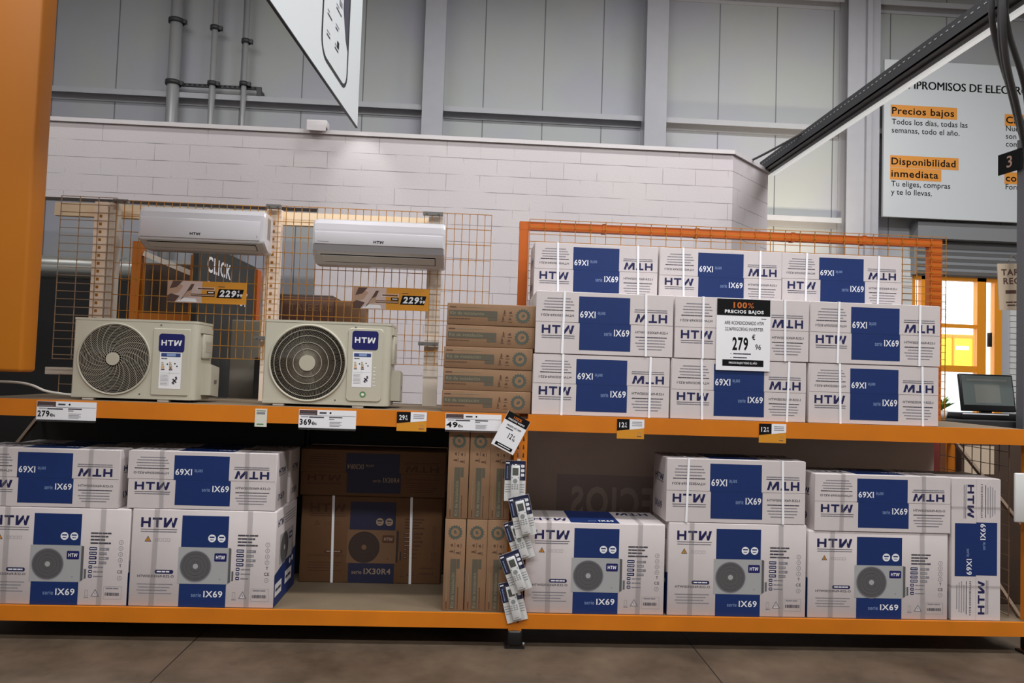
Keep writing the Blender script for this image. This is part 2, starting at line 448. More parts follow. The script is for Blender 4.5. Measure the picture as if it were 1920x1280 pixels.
# ------------------------------------------------------------------ the setting
HX0, HX1, HY0, HY1, HZ = -10.0, 13.0, -12.0, 7.0, 9.2
struct(Part().box(HX0, HY0, -0.2, HX1, HY1+0.2, 0, 'floor_concrete').build('floor'))
struct(Part().box(HX0, HY0, HZ, HX1, HY1+0.2, HZ+0.2, 'ceiling_white').build('ceiling'))
struct(Part().box(HX0-0.2, HY0, 0, HX0, HY1, HZ, 'wall_paint').build('wall_left'))
struct(Part().box(HX1, HY0, 0, HX1+0.2, HY1, HZ, 'wall_paint').build('wall_right'))
struct(Part().box(HX0, HY0-0.2, 0, HX1, HY0, HZ, 'wall_paint').build('wall_front'))
DX0, DX1, DZ = 7.0, 8.50, 3.46
p = Part()
p.box(HX0, HY1, 0, DX0, HY1+0.2, HZ, 'cladding_grey'); p.box(DX1, HY1, 0, HX1, HY1+0.2, HZ, 'cladding_grey'); p.box(DX0, HY1, DZ, DX1, HY1+0.2, HZ, 'cladding_grey')
struct(p.build('wall_back'))
# steel columns (H sections) and purlins on the back wall
for i, (x0, x1) in enumerate(((-0.92, -0.60), (2.52, 2.86), (5.74, 6.26), (-4.4-3.4, -4.1-3.4), (9.6, 9.95))):
    p = Part(); xm = (x0+x1)/2
    p.box(x0, HY1-0.30, 0, x1, HY1-0.28, HZ, 'steel_pale'); p.box(x0, HY1-0.02, 0, x1, HY1, HZ, 'steel_pale'); p.box(xm-0.01, HY1-0.28, 0, xm+0.01, HY1-0.02, HZ, 'steel_pale')
    if i == 2: p.box(x0+0.28, HY1-0.36, 0, x0+0.36, HY1-0.30, HZ, 'steel_pale')
    struct(p.build('trim_%d' % (i+1)))
for i, (z, x0, x1) in enumerate(((5.62, HX0, 9.0), (7.72, HX0, HX1), (4.15, HX0, 6.3), (2.2, HX0, 6.3))):
    p = Part(); zz = z
    xs = [x0, -0.95, -0.57, 2.50, 2.88, 5.72, 6.28, x1]
    for a, b in ((x0, -0.93), (-0.59, 2.51), (2.87, 5.73), (6.27, x1)):
        if b - a < 0.1: continue
        p.box(a, HY1-0.18, zz+0.06, b, HY1-0.165, zz+0.13, 'purlin_grey'); p.box(a, HY1-0.02, zz, b, HY1-0.001, zz+0.13, 'purlin_grey'); p.box(a, HY1-0.18, zz+0.13, b, HY1, zz+0.142, 'purlin_grey')
    struct(p.build('trim_%d' % (i+6)))
# painted block wall with an opening at the left and an angled corner at the right
BX, BY, BZ = 3.057, 4.2, 4.40
OX, OZ = -1.88, 3.52
def block_wall():
    p = Part(); p.uv = []
    def quad(a, b, z0, z1, u0):
        a = Vector(a); b = Vector(b); L = (b-a).length; o = len(p.v)
        p.addmesh([(a.x, a.y, z0), (b.x, b.y, z0), (b.x, b.y, z1), (a.x, a.y, z1)], [(0, 1, 2, 3)], 'block_white')
        p.uv += [(u0, z0), (u0+L, z0), (u0+L, z1), (u0, z1)]
    T = 0.2
    quad((HX0+0.01, BY), (OX, BY), OZ, BZ, HX0); quad((OX, BY), (BX, BY), 0, BZ, OX)
    quad((BX, BY), (3.79, 4.95), 0, BZ, BX); quad((3.79, 4.95), (3.79, HY1-0.36), 0, BZ, BX+1.05)
    quad((OX, BY+T), (OX, BY), 0, OZ, 0)
    # inner leaf, top and soffit
    quad((3.59, HY1-0.36), (3.59, 5.03), 0, BZ, 0); quad((3.59, 5.03), (BX-0.08, BY+T), 0, BZ, 0); quad((BX-0.08, BY+T), (OX, BY+T), 0, BZ, 0); quad((OX, BY+T), (HX0+0.01, BY+T), OZ, BZ, 0)
    def flat(pts, z):
        p.addmesh([(x, y, z) for x, y in pts], [tuple(range(len(pts)))], 'block_white'); p.uv.extend([(x, y) for x, y in pts])
    flat([(HX0+0.01, BY), (OX, BY), (OX, BY+T), (HX0+0.01, BY+T)], OZ)
    for q in ([(HX0+0.01, BY), (BX, BY), (BX-0.08, BY+T), (HX0+0.01, BY+T)], [(BX, BY), (3.79, 4.95), (3.59, 5.03), (BX-0.08, BY+T)], [(3.79, 4.95), (3.79, HY1-0.36), (3.59, HY1-0.36), (3.59, 5.03)]): flat(q, BZ)
    quad((HX0+0.01, BY+T), (HX0+0.01, BY), OZ, BZ, 0)
    return p.build('wall_block')
struct(block_wall())
p = Part()
o_ = 0.03; T = 0.2
outer = [(HX0+0.01, BY-o_), (BX+0.012, BY-o_), (3.82, 4.94), (3.82, HY1-0.37)]; inner = [(HX0+0.01, BY+T+o_), (BX-0.09, BY+T+o_), (3.56, 5.05), (3.56, HY1-0.37)]
for i in range(3):
    q = [outer[i], outer[i+1], inner[i+1], inner[i]]
    p.prism(q, 'z', BZ+0.002, BZ+0.05, 'coping_white')
struct(p.build('trim_10'))
# service door to the yard with a part-lowered shutter above
dr = struct(thing('door_1', 'orange framed glazed yard door letting in bright daylight', 'door', (7.75, HY1+0.06, 0)))
del dr['label']; del dr['category']
X = lambda x: x-7.75
p = Part()
for a, b in ((7.0, 7.06), (7.16, 7.22), (8.09, 8.24), (8.38, 8.50)): p.box(X(a), -0.05, 0, X(b), 0.05, 3.46, 'door_orange')
p.box(X(7.06), -0.05, 3.40, X(8.38), 0.05, 3.46, 'door_orange')
p.build('door_frame', dr)
p = Part()
for z0, z1 in ((2.64, 2.70), (1.93, 2.03), (0.0, 0.12)): p.box(X(7.22), -0.035, z0, X(8.09), 0.035, z1, 'door_orange')
p.build('door_rail', dr)
for z0, z1 in ((2.70, 3.40), (2.03, 2.64), (0.12, 1.93)): Part().box(X(7.22), -0.004, z0, X(8.09), 0.004, z1, 'window_glass').build('glass_pane', dr)
Part().box(X(7.06), -0.004, 0, X(7.16), 0.004, 3.40, 'window_glass').build('glass_pane', dr)
Part().box(X(8.24), -0.004, 0, X(8.38), 0.004, 3.40, 'window_glass').build('glass_pane', dr)
Part().rbox(X(8.28), -0.07, 2.35, X(8.33), -0.004, 2.58, 'plastic_black', 0.008).build('door_handle', dr)
sh = thing('roller_shutter', 'rolled grey slatted shutter above the orange yard door', 'shutter', (7.9, HY1-0.02, 3.46))
p = Part(); z = 0.02
while z < 0.44:
    p.prism([(-0.05, z), (-0.085, z+0.05), (-0.05, z+0.1), (0, z+0.1), (0, z)], 'x', -0.90, 0.86, 'shutter_grey'); z += 0.104
p.build('slat_curtain', sh)
Part().box(-0.96, -0.22, 0.56, 0.92, 0.0, 0.82, 'shutter_grey').build('shutter_box', sh)
Part().box(-0.95, -0.10, 0.0, -0.90, 0.0, 0.56, 'shutter_grey').build('guide_rail', sh)
Part().box(0.86, -0.10, 0.0, 0.91, 0.0, 0.56, 'shutter_grey').build('guide_rail', sh)
p = Part(); z = 0.4
while z < 3.0:
    p.box(8.62, HY1-0.03, z, 9.5, HY1-0.005, z+0.085, 'slat_white'); z += 0.095
tag(p.build('slat_wall_panel'), 'white horizontally slatted panel on the wall right of the yard door', 'wall panel')
p = Part(); z = 0.4
while z < 3.70:
    p.box(6.66, HY1-0.03, z, 6.98, HY1-0.005, z+0.085, 'slat_white'); z += 0.095
tag(p.build('slat_wall_panel'), 'narrow white horizontally slatted panel on the wall left of the yard door', 'wall panel')
# yard outside
struct(Part().box(-5, HY1+0.2, -0.15, 40, 45, -0.02, 'ground_pale').build('ground'))
tk = thing('yellow_container', 'bright yellow truck body standing in the yard beyond the door', 'truck', (16.6, 19.0, -0.02))
Part().rbox(-4.2, 0, 2.36, 0, 2.4, 3.46, 'truck_yellow', 0.04).build('container_body', tk)
p = Part()
for x in (-3.4, -2.2, -1.0, -0.30): p.box(x, -0.03, 2.40, x+0.06, 0.0, 3.42, 'tag_yellow')
p.box(-4.2, -0.02, 3.34, 0, 0.0, 3.44, 'tag_yellow'); p.box(-0.9, -0.02, 2.95, -0.45, 0.0, 3.08, 'print_white')
p.build('rib', tk)
for x in (-3.4, -0.8):
    for y in (0.1, 2.0): Part().cyl((x, y, 0.45), (x, y+0.3, 0.45), 0.45, 'rubber_black', 20).build('wheel', tk)
Part().box(-4.1, 0.2, 0.55, -0.1, 2.2, 2.36, 'slat_white').build('chassis', tk)
cn = thing('yard_canopy', 'white ribbed canopy roof across the yard seen through the door', 'canopy', (15.0, 21.0, 0))
p = Part()
for i in range(7): p.box(-6, 6.0+i*0.5, 4.7+i*0.22, 8, 6.4+i*0.5, 4.78+i*0.22, 'slat_white')
p.build('roof_panel', cn)
for x in (-4, 5): Part().box(x, 7.6, 0-0.02, x+0.2, 7.8, 5.5, 'shutter_grey').build('post', cn)
# ceiling luminaires
for i, (x, y, pw) in enumerate(LAMPS):
    t = thing('ceiling_luminaire', 'long white linear luminaire hung under the hall ceiling above the shop floor', 'lamp', (x, y, LAMP_Z), group='hall ceiling luminaires')
    Part().box(-1.55, -0.2, 0, 1.55, 0.2, 0.07, 'lamp_body').build('lamp_housing', t)
    for s in (-1.2, 1.2): Part().cyl((s, 0, 0.07), (s, 0, HZ-LAMP_Z), 0.008, 'clamp_steel', 6).build('suspension_rod', t)

# ------------------------------------------------------------------ things on and in front of the back wall
def conduit(x, r, clamps, lab, ztop=9.1):
    t = thing('conduit_pipe', lab, 'pipe', (x, HY1-0.22, 4.45), group=None)
    Part().cyl((0, 0, -4.449), (0, 0, ztop-4.45), r, 'pipe_grey', 20).build('pipe', t)
    for z in clamps:
        p = Part(); p.cyl((0, 0, z-4.45-0.03), (0, 0, z-4.45+0.03), r+0.028, 'pipe_clamp', 20); p.box(r, -0.03, z-4.45-0.03, r+0.06, 0.03, z-4.45+0.03, 'pipe_clamp')
        p.build('pipe_clamp', t)
conduit(-4.68, 0.088, (5.88, 6.83), 'thick grey vertical pipe on the metal wall, leftmost of the three')
conduit(-4.10, 0.046, (5.90, 6.76), 'slim grey vertical pipe in the middle of the three on the wall')
conduit(-3.63, 0.040, (5.92, 6.58), 'thinnest grey vertical pipe, rightmost of the three on the metal wall')
t = thing('strut_channel', 'dark slotted strut channel bracketing the three vertical pipes', 'bracket', (-4.0, HY1-0.16, 5.86))
p = Part(); p.box(-0.72, -0.02, 0, 0.62, 0.02, 0.045, 'pipe_clamp')
for i in range(16): p.box(-0.62+i*0.075, -0.023, 0.012, -0.62+i*0.075+0.04, -0.0202, 0.034, 'black_matte')
p.build('channel', t)
Part().box(0.55, -0.02, -0.10, 0.62, 0.16, 0.0, 'pipe_clamp').build('end_bracket', t)

t = thing('junction_box', 'small white box lamp clipped on top of the white block wall', 'lamp', (-1.92, BY-0.02, BZ+0.05))
Part().rbox(-0.12, -0.09, 0.0, 0.12, 0.06, 0.09, 'coping_white', 0.012).build('housing', t)
Part().box(-0.11, -0.10, -0.04, 0.11, -0.09, 0.03, 'coping_white').build('visor', t)

t = thing('track_spotlight', 'small white track spotlight aimed down the block wall behind the banner', 'lamp', tuple(SPOT.location))
Part().cyl((0, 0, .02), (0, 0, .16), .035, 'lamp_body', 20).build('lamp_head', t)
Part().cyl((0, 0, .16), (0, 0, HZ-4.81), .008, 'clamp_steel', 6).build('suspension_rod', t)

# big commitments board on the right of the back wall
def commitments():
    t = thing('commitments_sign', 'large white sign board listing store commitments high on the back wall', 'sign', (6.31, HY1-0.34, 4.31))
    Part().box(0, 0, 0, 4.6, 0.05, 2.5, 'sign_board').build('board', t)
    q = Print()
    q.text('COMPROMISOS DE ELECTRODEPOT', 0.12, 2.05, 0.125, 'ink_black', bold=0.022, width=2.80)
    Part().art(q, (0, 0, 0), FX, FZ, 0.001).build('printed_face', t)
    q = Print()
    def hl(s, x, y, wd):
        q.rect(x-0.02, y-0.045, x+wd+0.05, y+0.145, 'highlight', 1); q.text(s, x, y, 0.105, 'ink_black', bold=0.018, width=wd)
    def ln(s, x, y, wd=None): q.text(s, x, y, 0.085, 'ink_black', bold=0.004, width=wd)
    hl('Precios bajos', 0.125, 1.635, 1.01)
    ln('Todos los días, todas las', 0.125, 1.47, 1.23); ln('semanas, todo el año.', 0.125, 1.335, 1.10)
    hl('Disponibilidad', 0.125, 0.83, 1.04); hl('inmediata', 0.125, 0.635, 0.76)
    ln('Tu eliges, compras', 0.125, 0.485, 0.955); ln('y te lo llevas.', 0.125, 0.355, 0.66)
    Part().art(q, (0, 0, 0), FX, FZ, 0.001).build('printed_face', t)
    q = Print()
    hl('Calidad', 1.985, 1.58, 0.56)
    for i, s in enumerate(('Nuestros productos', 'son modernos y con', 'compromiso.')): ln(s, 1.985, 1.455-i*0.125)
    hl('confianza', 1.985, 0.65, 0.72)
    ln('Formamos equipo', 1.985, 0.52)
    Part().art(q, (0, 0, 0), FX, FZ, 0.001).build('printed_face', t)
commitments()

# slanted cable tray with a light strip, from the angled wall corner towards the camera
t = thing('cable_tray', 'dark suspended cable tray with white lower edge running from wall corner overhead', 'cable tray', (3.80, 4.95, 4.40))
p = Part(); p.box(-0.10, -9.0, 0.03, -0.088, 0.06, 0.17, 'tray_dark'); p.box(0.078, -9.0, 0.05, 0.09, 0.06, 0.17, 'tray_dark'); p.box(-0.10, -9.0, 0.03, 0.055, 0.06, 0.042, 'tray_dark'); p.box(-0.02, -9.0, 0.015, 0.02, 0.06, 0.03, 'tray_dark')
for i in range(120): p.box(-0.1035, -8.9+i*0.075, 0.118, -0.1002, -8.9+i*0.075+0.028, 0.128, 'metal_grey')
p.build('tray', t)
Part().box(0.056, -9.0, 0.0, 0.10, 0.06, 0.045, 'tray_white').build('light_strip', t)
for y in (-8.5, -4.5): Part().cyl((0, y, 0.06), (0, y, HZ-4.41), 0.01, 'clamp_steel', 6).build('suspension_rod', t)
p = Part(); pts = []
for i in range(15):
    f = i/14; pts.append((3.42+0.34*f, 4.58-1.0*f, 4.455+0.02*math.sin(f*3)+0.12*f*f))
p.tube(pts, 0.014, 'cable_grey', 8)
tag(p.build('loose_cable'), 'dark cable sagging from wall coping up to the overhead tray', 'cable')

# hanging banner board, seen edge-on at the top
def banner():
    a = R(4.2); d = Vector((math.sin(a), math.cos(a), 0))
    t = thing('hanging_banner', 'white hanging advertising board with black phone outline, over the left shelf', 'banner', (-1.05, 1.70, 3.70), (0, 0, -a))
    # local +Y runs to the far end; board spans y -3.6..0, the printed face looks to +X
    Part().box(-0.012, -3.6, 0, 0, 0, 2.6, 'sign_board').build('board', t)
    Part().box(-0.014, -3.6, -0.010, 0.002, 0.0, 0.0, 'plastic_black').build('bottom_edge', t)
    q = Print()
    # u = along +Y (far end at 0), v = up
    def rr(x0, y0, x1, y1, r):
        pts = []
        for cx, cy, a0 in ((x1-r, y1-r, 0), (x0+r, y1-r, 90), (x0+r, y0+r, 180), (x1-r, y0+r, 270)):
            for i in range(7): g = R(a0+15*i); pts.append((cx, cy, math.cos(g), math.sin(g)))
        v = []; f = []; n = len(pts)
        for cx, cy, c, s in pts: v += [(cx+c*r, cy+s*r), (cx+c*(r+0.03), cy+s*(r+0.03))]
        for i in range(n): j = (i+1) % n; f.append((2*i, 2*i+1, 2*j+1, 2*j))
        q.add(v, f, 'plastic_black', 2)
    rr(-1.12, 0.165, -0.43, 2.45, 0.12)
    rnd = random.Random(3)
    for i in range(6):
        for x in (-1.02, -0.80):
            y = 0.33+i*0.15; q.rect(x, y, x+rnd.uniform(.07, .15), y+0.012, 'print_ink', 2); q.rect(x, y+0.03, x+rnd.uniform(.05, .11), y+0.038, 'print_grey', 2)
    q.poly([(-0.50, 0.52), (-0.435, 0.46), (-0.435, 1.6), (-0.62, 1.6), (-0.60, 0.72)], 'print_ink', 2)
    for i in range(5): q.rect(-0.72, 0.70+i*0.07, -0.64, 0.74+i*0.07, 'print_grey', 3)
    q.rect(-1.04, 0.62, -0.98, 0.68, 'ink_black', 3); q.rect(-0.74, 0.36, -0.69, 0.41, 'ink_black', 3)
    Part().art(q, (0.0, 0, 0), (0, 1, 0), (0, 0, 1), 0.0008).build('printed_face', t)
    for y in (-3.2, -0.4): Part().cyl((-0.015, y, 2.6), (-0.015, y, HZ-3.7), 0.004, 'clamp_steel', 6).build('suspension_wire', t)
banner()

# ------------------------------------------------------------------ back-of-shop clutter seen through the mesh
t = thing('ventilation_duct', 'shiny silver round duct crossing behind the wire mesh at left', 'duct', (-5.4, 5.8, 2.89))
p = Part(); p.cyl((-4.3, 0, 0), (1.6, 0, 0), 0.165, 'duct_silver', 32)
p.build('duct_pipe', t)
for x in (-3.0, -1.2, 0.6): Part().cyl((x, 0, 0), (x+0.03, 0, 0), 0.175, 'duct_silver', 32).build('duct_collar', t)
for x in (-2.6, 0.2): Part().box(x, -0.02, -2.89, x+0.06, 0.04, -0.16, 'pipe_clamp').build('support_leg', t)
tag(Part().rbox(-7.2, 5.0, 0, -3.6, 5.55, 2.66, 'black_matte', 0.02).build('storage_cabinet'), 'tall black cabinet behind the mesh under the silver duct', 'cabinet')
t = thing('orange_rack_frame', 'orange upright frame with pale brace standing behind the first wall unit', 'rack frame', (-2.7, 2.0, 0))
for x in (-0.285, 0.215): Part().box(x, 0, 0, x+0.075, 0.08, 2.70 if x < 0 else 2.60, 'frame_shaded').build('post', t)
Part().box(-0.21, 0.01, 2.02, 0.215, 0.05, 2.08, 'frame_shaded').build('crossbar', t)
p = Part(); p.tube([(-0.20, 0.04, 2.60), (0.22, 0.04, 2.44)], 0.03, 'post_grey', 4); p.build('brace', t)
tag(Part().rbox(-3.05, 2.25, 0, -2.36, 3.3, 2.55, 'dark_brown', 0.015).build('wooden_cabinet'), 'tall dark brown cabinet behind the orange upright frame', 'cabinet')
def click():
    t = thing('collection_booth', 'dark booth wall lettered CLICK with an orange end post, behind the mesh', 'booth', (-2.3, 1.68, 0))
    Part().box(-0.05, 0, 0, 0, 1.62, 2.68, 'dark_slate').build('booth_wall', t)
    Part().box(-0.06, 1.62, 0, 0.02, 1.75, 2.66, 'frame_orange').build('end_post', t)
    q = Print(); q.text('CLICK', 0.2, 2.45, 0.13, 'paper_white', width=0.62, bold=0.02); q.text('& COLLECT', 0.2, 2.24, 0.13, 'paper_white', width=1.15, bold=0.02)
    Part().art(q, (0, 0, 0), (0, 1, 0), FZ, 0.001).build('lettering', t)
click()
tag(Part().rbox(-1.95, 1.5, 0, -1.72, 2.0, 2.02, 'grey_panel', 0.01).build('grey_locker'), 'slim grey-green locker behind the first outdoor unit', 'locker')
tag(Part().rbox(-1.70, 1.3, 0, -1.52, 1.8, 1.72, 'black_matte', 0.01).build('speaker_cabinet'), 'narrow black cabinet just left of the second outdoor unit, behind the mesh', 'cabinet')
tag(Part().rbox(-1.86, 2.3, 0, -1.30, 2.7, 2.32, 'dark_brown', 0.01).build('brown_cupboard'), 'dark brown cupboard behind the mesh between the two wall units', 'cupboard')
def talberg():
    t = thing('stock_carton', 'dark brown stock carton with faded lettering behind the second outdoor unit', 'carton', (-1.25, 1.6, 0))
    Part().box(-0.33, 0.02, 0, 0.31, 0.5, 1.86, 'dark_brown').build('stand', t)
    p = Part(); p.rbox(-0.33, 0, 1.86, 0.09, 0.45, 2.235, 'brown_ink', 0.006)
    p.rbox(0.092, 0.0, 1.86, 0.31, 0.45, 2.215, 'carton_brown', 0.006)
    q = Print(); q.text('TALBERG', -0.27, 2.12, 0.055, 'brown_unit', width=0.34)
    p.art(q, (0, 0, 0), FX, FZ); p.build('carton_body', t)
talberg()

# ------------------------------------------------------------------ the pallet rack
SU, SL = 1.414, 0.202                      # shelf heights
def rack():
    t = thing('pallet_rack', 'long orange two-bay pallet rack carrying the air conditioners and cartons', 'shelving rack', (0.3, 0.0, 0))
    ox = 0.3
    for x0, ztop in ((-3.04, 4.6), (0.27, 1.385), (3.552, 1.40)):
        for y0 in (0.0, 0.84):
            p = Part(); zt = ztop if y0 == 0 or ztop < 2 else 1.40
            p.box(x0-ox, y0, 0.012, x0+0.08-ox, y0+0.004, zt, 'rack_orange'); p.box(x0-ox, y0+0.004, 0.012, x0+0.003-ox, y0+0.07, zt, 'rack_orange'); p.box(x0+0.077-ox, y0+0.004, 0.012, x0+0.08-ox, y0+0.07, zt, 'rack_orange')
            z = 0.15
            while z < min(zt, 1.35) and y0 == 0:
                for dx in (0.018, 0.052): p.prism([(x0+dx-ox, z), (x0+dx+0.011-ox, z), (x0+dx+0.008-ox, z+0.026), (x0+dx+0.003-ox, z+0.026)], 'y', -0.0006, 0.0, 'dark_brown')
                z += 0.05
            u = p.build('upright', t)
            f = Part().box(x0-0.02-ox, y0-0.02, 0, x0+0.10-ox, y0+0.09, 0.012, 'plastic_black')
            f.rbox(x0-0.006-ox, y0-0.012, 0.012, x0+0.086-ox, y0+0.07, 0.105, 'plastic_black', 0.015)
            f.cyl((x0+0.095-ox, y0-0.005, 0.012), (x0+0.095-ox, y0-0.005, 0.035), 0.008, 'clamp_steel', 8)
            f.build('foot', u)
        p = Part()
        for za, zb in ((0.15, 0.75), (0.75, 1.30)):
            p.tube([(x0+0.04-ox, 0.07, za), (x0+0.04-ox, 0.84, zb)], 0.016, 'wire_dark', 4)
        p.build('diagonal_brace', t)
    for a, b in ((-2.96, 0.27), (0.35, 3.552)):
        for zt in (SU, SL):
            for y0 in (0.0, 0.86):
                p = Part(); h = 0.10 if zt == SU else 0.088
                p.box(a-ox, y0, zt-h, b-ox, y0+0.045, zt-0.012, 'rack_orange'); p.box(a-ox, y0, zt-0.012, b-ox, y0+0.02 if y0 == 0 else y0+0.045, zt, 'rack_orange')
                p.build('beam', t)
            p = Part(); p.box(a-ox, 0.0205, zt-0.011, b-ox, 0.97, zt, 'deck_board')
            for k in range(4): p.box(a+0.3+k*0.75-ox, 0.046, zt-0.055, a+0.36+k*0.75-ox, 0.859, zt-0.0115, 'clamp_steel')
            p.build('deck', t)
rack()
tag(Part().rbox(-3.25, -0.16, 1.575, -2.598, -0.004, 4.7, 'panel_orange', 0.02, 3).build('column_cladding'), 'tall plain orange cladding panel at the left end of the rack', 'column panel')

p = Part(); p.box(-3.06, .805, .006, -1.19, .815, 1.355, 'black_matte'); p.box(-1.19, .805, .006, -1.18, .985, 1.355, 'black_matte'); p.box(-1.18, .975, .006, .24, .985, 1.355, 'black_matte')  # added dark sheet, stands in for the shade behind the lower left cartons
tag(p.build('added_dark_sheet'), 'added black sheet standing in for shade behind the lower left bay', 'panel')

# ------------------------------------------------------------------ wire mesh
def mesh_wires(p, x0, x1, z0, z1, dx, dz, m, r=0.0032, y=0.0, xoff=0.0):
    nx = int((x1-x0)/dx + 1e-6); nz = int((z1-z0)/dz+1e-6)
    for i in range(nx+1):
        x = x0+i*dx; p.tube([(x, y, z0), (x, y, z1)], r, m, 4)
    if x1-(x0+nx*dx) > 0.01: p.tube([(x1, y, z0), (x1, y, z1)], r, m, 4)
    for j in range(nz+1):
        z = z1-j*dz; p.tube([(x0, y-2*r, z), (x1, y-2*r, z)], r, m, 4)
    if (z1-nz*dz)-z0 > 0.01: p.tube([(x0, y-2*r, z0), (x1, y-2*r, z0)], r, m, 4)
def clamp(p, x, z, y=-0.012, wd=0.10):
    p.box(x-wd/2, y-0.006, z-0.012, x+wd/2, y+0.03, z+0.012, 'clamp_steel'); p.cyl((x-wd*0.3, y-0.016, z), (x-wd*0.3, y-0.006, z), 0.007, 'clamp_steel', 8); p.cyl((x+wd*0.3, y-0.016, z), (x+wd*0.3, y-0.006, z), 0.007, 'clamp_steel', 8)
MY = 0.66
t = thing('mesh_support_frame', 'cream and grey post frame behind the wire mesh of the left display', 'frame', (-1.5, MY+0.035, SU))
Z = lambda z: z-SU
for x0, x1, m, z0 in ((-2.665, -2.575, 'post_cream', 0), (-2.562, -2.505, 'post_grey', 0), (-1.485, -1.385, 'post_cream', 0), (-0.35, -0.25, 'post_grey', 0)):
    p = Part(); p.box(x0+1.5, 0, 0, x1+1.5, 0.06, Z(2.76), m)
    if m == 'post_cream':
        for k in range(22):
            z = 0.08+k*0.055; p.box((x0+x1)/2+1.5-0.009, -0.0008, z, (x0+x1)/2+1.5+0.009, 0.0, z+0.02, 'wire_orange')
    p.build('post', t)
Part().box(-2.97+1.5, 0.062, Z(2.665), -0.25+1.5, 0.11, Z(2.758), 'beam_cream').build('top_beam', t)
Part().box(-2.97+1.5, 0.064, Z(1.55), -2.60+1.5, 0.11, Z(1.60), 'post_grey').build('lower_rail', t)
t = thing('wire_mesh_panel', 'narrow wire mesh panel with wide cells at far left of the display', 'mesh panel', (-2.68, MY-0.014, 1.66))
p = Part(); mesh_wires(p, -0.185, 0.19, 0, 1.118, 0.125, 0.0545, 'wire_grey'); p.build('mesh', t)
t = thing('wire_mesh_panel', 'orange wire mesh panel behind the first wall unit and its price sign', 'mesh panel', (-1.97, MY, 1.70))
p = Part(); mesh_wires(p, -0.53, 0.51, 0, 1.068, 0.0535, 0.109, 'wire_orange'); p.build('mesh', t)
p = Part(); clamp(p, -0.50, 1.06); p.build('clamp', t)
p = Part(); clamp(p, 0.54, 1.072); p.build('clamp', t)
p = Part(); clamp(p, 0.50, 0.15); p.build('clamp', t)
t = thing('wire_mesh_panel', 'orange wire mesh panel behind the second wall unit, ending over the kit boxes', 'mesh panel', (-0.68, MY+0.003, 1.70))
p = Part(); mesh_wires(p, -0.77, 0.775, 0, 1.078, 0.0535, 0.109, 'wire_orange'); p.build('mesh', t)
p = Part(); clamp(p, 0.36, 1.07, wd=0.14); p.build('clamp', t)
p = Part(); clamp(p, 0.36, 0.15, wd=0.14); p.build('clamp', t)
t = thing('wire_mesh_panel', 'low grey wire mesh strip standing on the shelf behind the white cable', 'mesh panel', (-2.78, MY+0.02, SU))
p = Part(); mesh_wires(p, -0.05, 0.13, 0.002, 0.14, 0.092, 0.066, 'wire_grey'); p.build('mesh', t)
t = thing('mesh_screen', 'orange framed wire mesh screen standing behind the stacked white cartons', 'mesh screen', (1.92, 0.85, SU))
XX = lambda x: x-1.92
for x0, x1 in ((0.307, 0.375), (3.42, 3.52)): Part().box(XX(x0), 0, 0, XX(x1), 0.05, 1.37, 'frame_orange').build('frame_post', t)
p = Part(); p.box(XX(0.307), -0.001, Z(2.725), XX(3.52), 0.051, Z(2.785), 'frame_orange')
for x in (0.92, 1.62, 2.35, 2.9): p.box(XX(x), -0.004, Z(2.72), XX(x)+0.03, 0.055, Z(2.79), 'frame_orange')
p.build('top_rail', t)
p = Part(); mesh_wires(p, XX(0.38), XX(3.545), 0.01, Z(2.80), 0.113, 0.0545, 'wire_orange', y=-0.008); p.build('mesh', t)
t = thing('end_mesh_panel', 'dark wire mesh side panel closing the right end of the rack', 'mesh panel', (3.488, 0.09, 0.215))
p = Part()
for i in range(9): p.tube([(0, i*0.09, 0), (0, i*0.09, 1.14)], 0.003, 'wire_dark', 4)
for j in range(13): p.tube([(0.006, 0, j*0.095), (0.006, 0.72, j*0.095)], 0.003, 'wire_dark', 4)
p.build('mesh', t)

# ------------------------------------------------------------------ cartons
def half_art(q, wd, hh, model, ink='print_navy', blue='print_blue', serie='serie', ser='IX69', light='print_white', fine='print_ink'):
    """lower half of the long carton face: x 0..wd, y 0 (bottom) .. hh (split)"""
    Y = lambda t_: hh*(1-t_)
    q.rect(0.318*wd, Y(.86), 0.69*wd, hh, blue, 1)
    q.logo(0.045*wd, Y(.36), 0.235*wd, hh*.27, ink, 1)
    q.rect(0.045*wd, Y(.435), 0.285*wd, Y(.415), fine, 1); q.dash(0.047*wd, 0.283*wd, Y(.51), hh*.035, 'print_grey' if fine == 'print_ink' else fine, 1, 5, .2)
    q.text(ser, 0.68*wd, Y(.38), hh*.20, light, 2, 'r', bold=0.017, width=0.112*wd)
    q.text(serie, 0.552*wd, Y(.38), hh*.14, 'print_pale' if fine == 'print_ink' else light, 2, 'r', bold=0.0, width=0.055*wd)
    q.text(model, 0.725*wd, Y(.265), hh*.075, fine, 1, 'l', width=0.235*wd, bold=0.015)
    for i, (x0, x1) in enumerate(((.725, .955), (.75, .94), (.725, .945), (.735, .94), (.75, .92))):
        q.dash(x0*wd, x1*wd, Y(.40+i*.095), hh*.03, fine if i == 0 else ('print_grey' if fine == 'print_ink' else fine), 1, 11+i, .2)
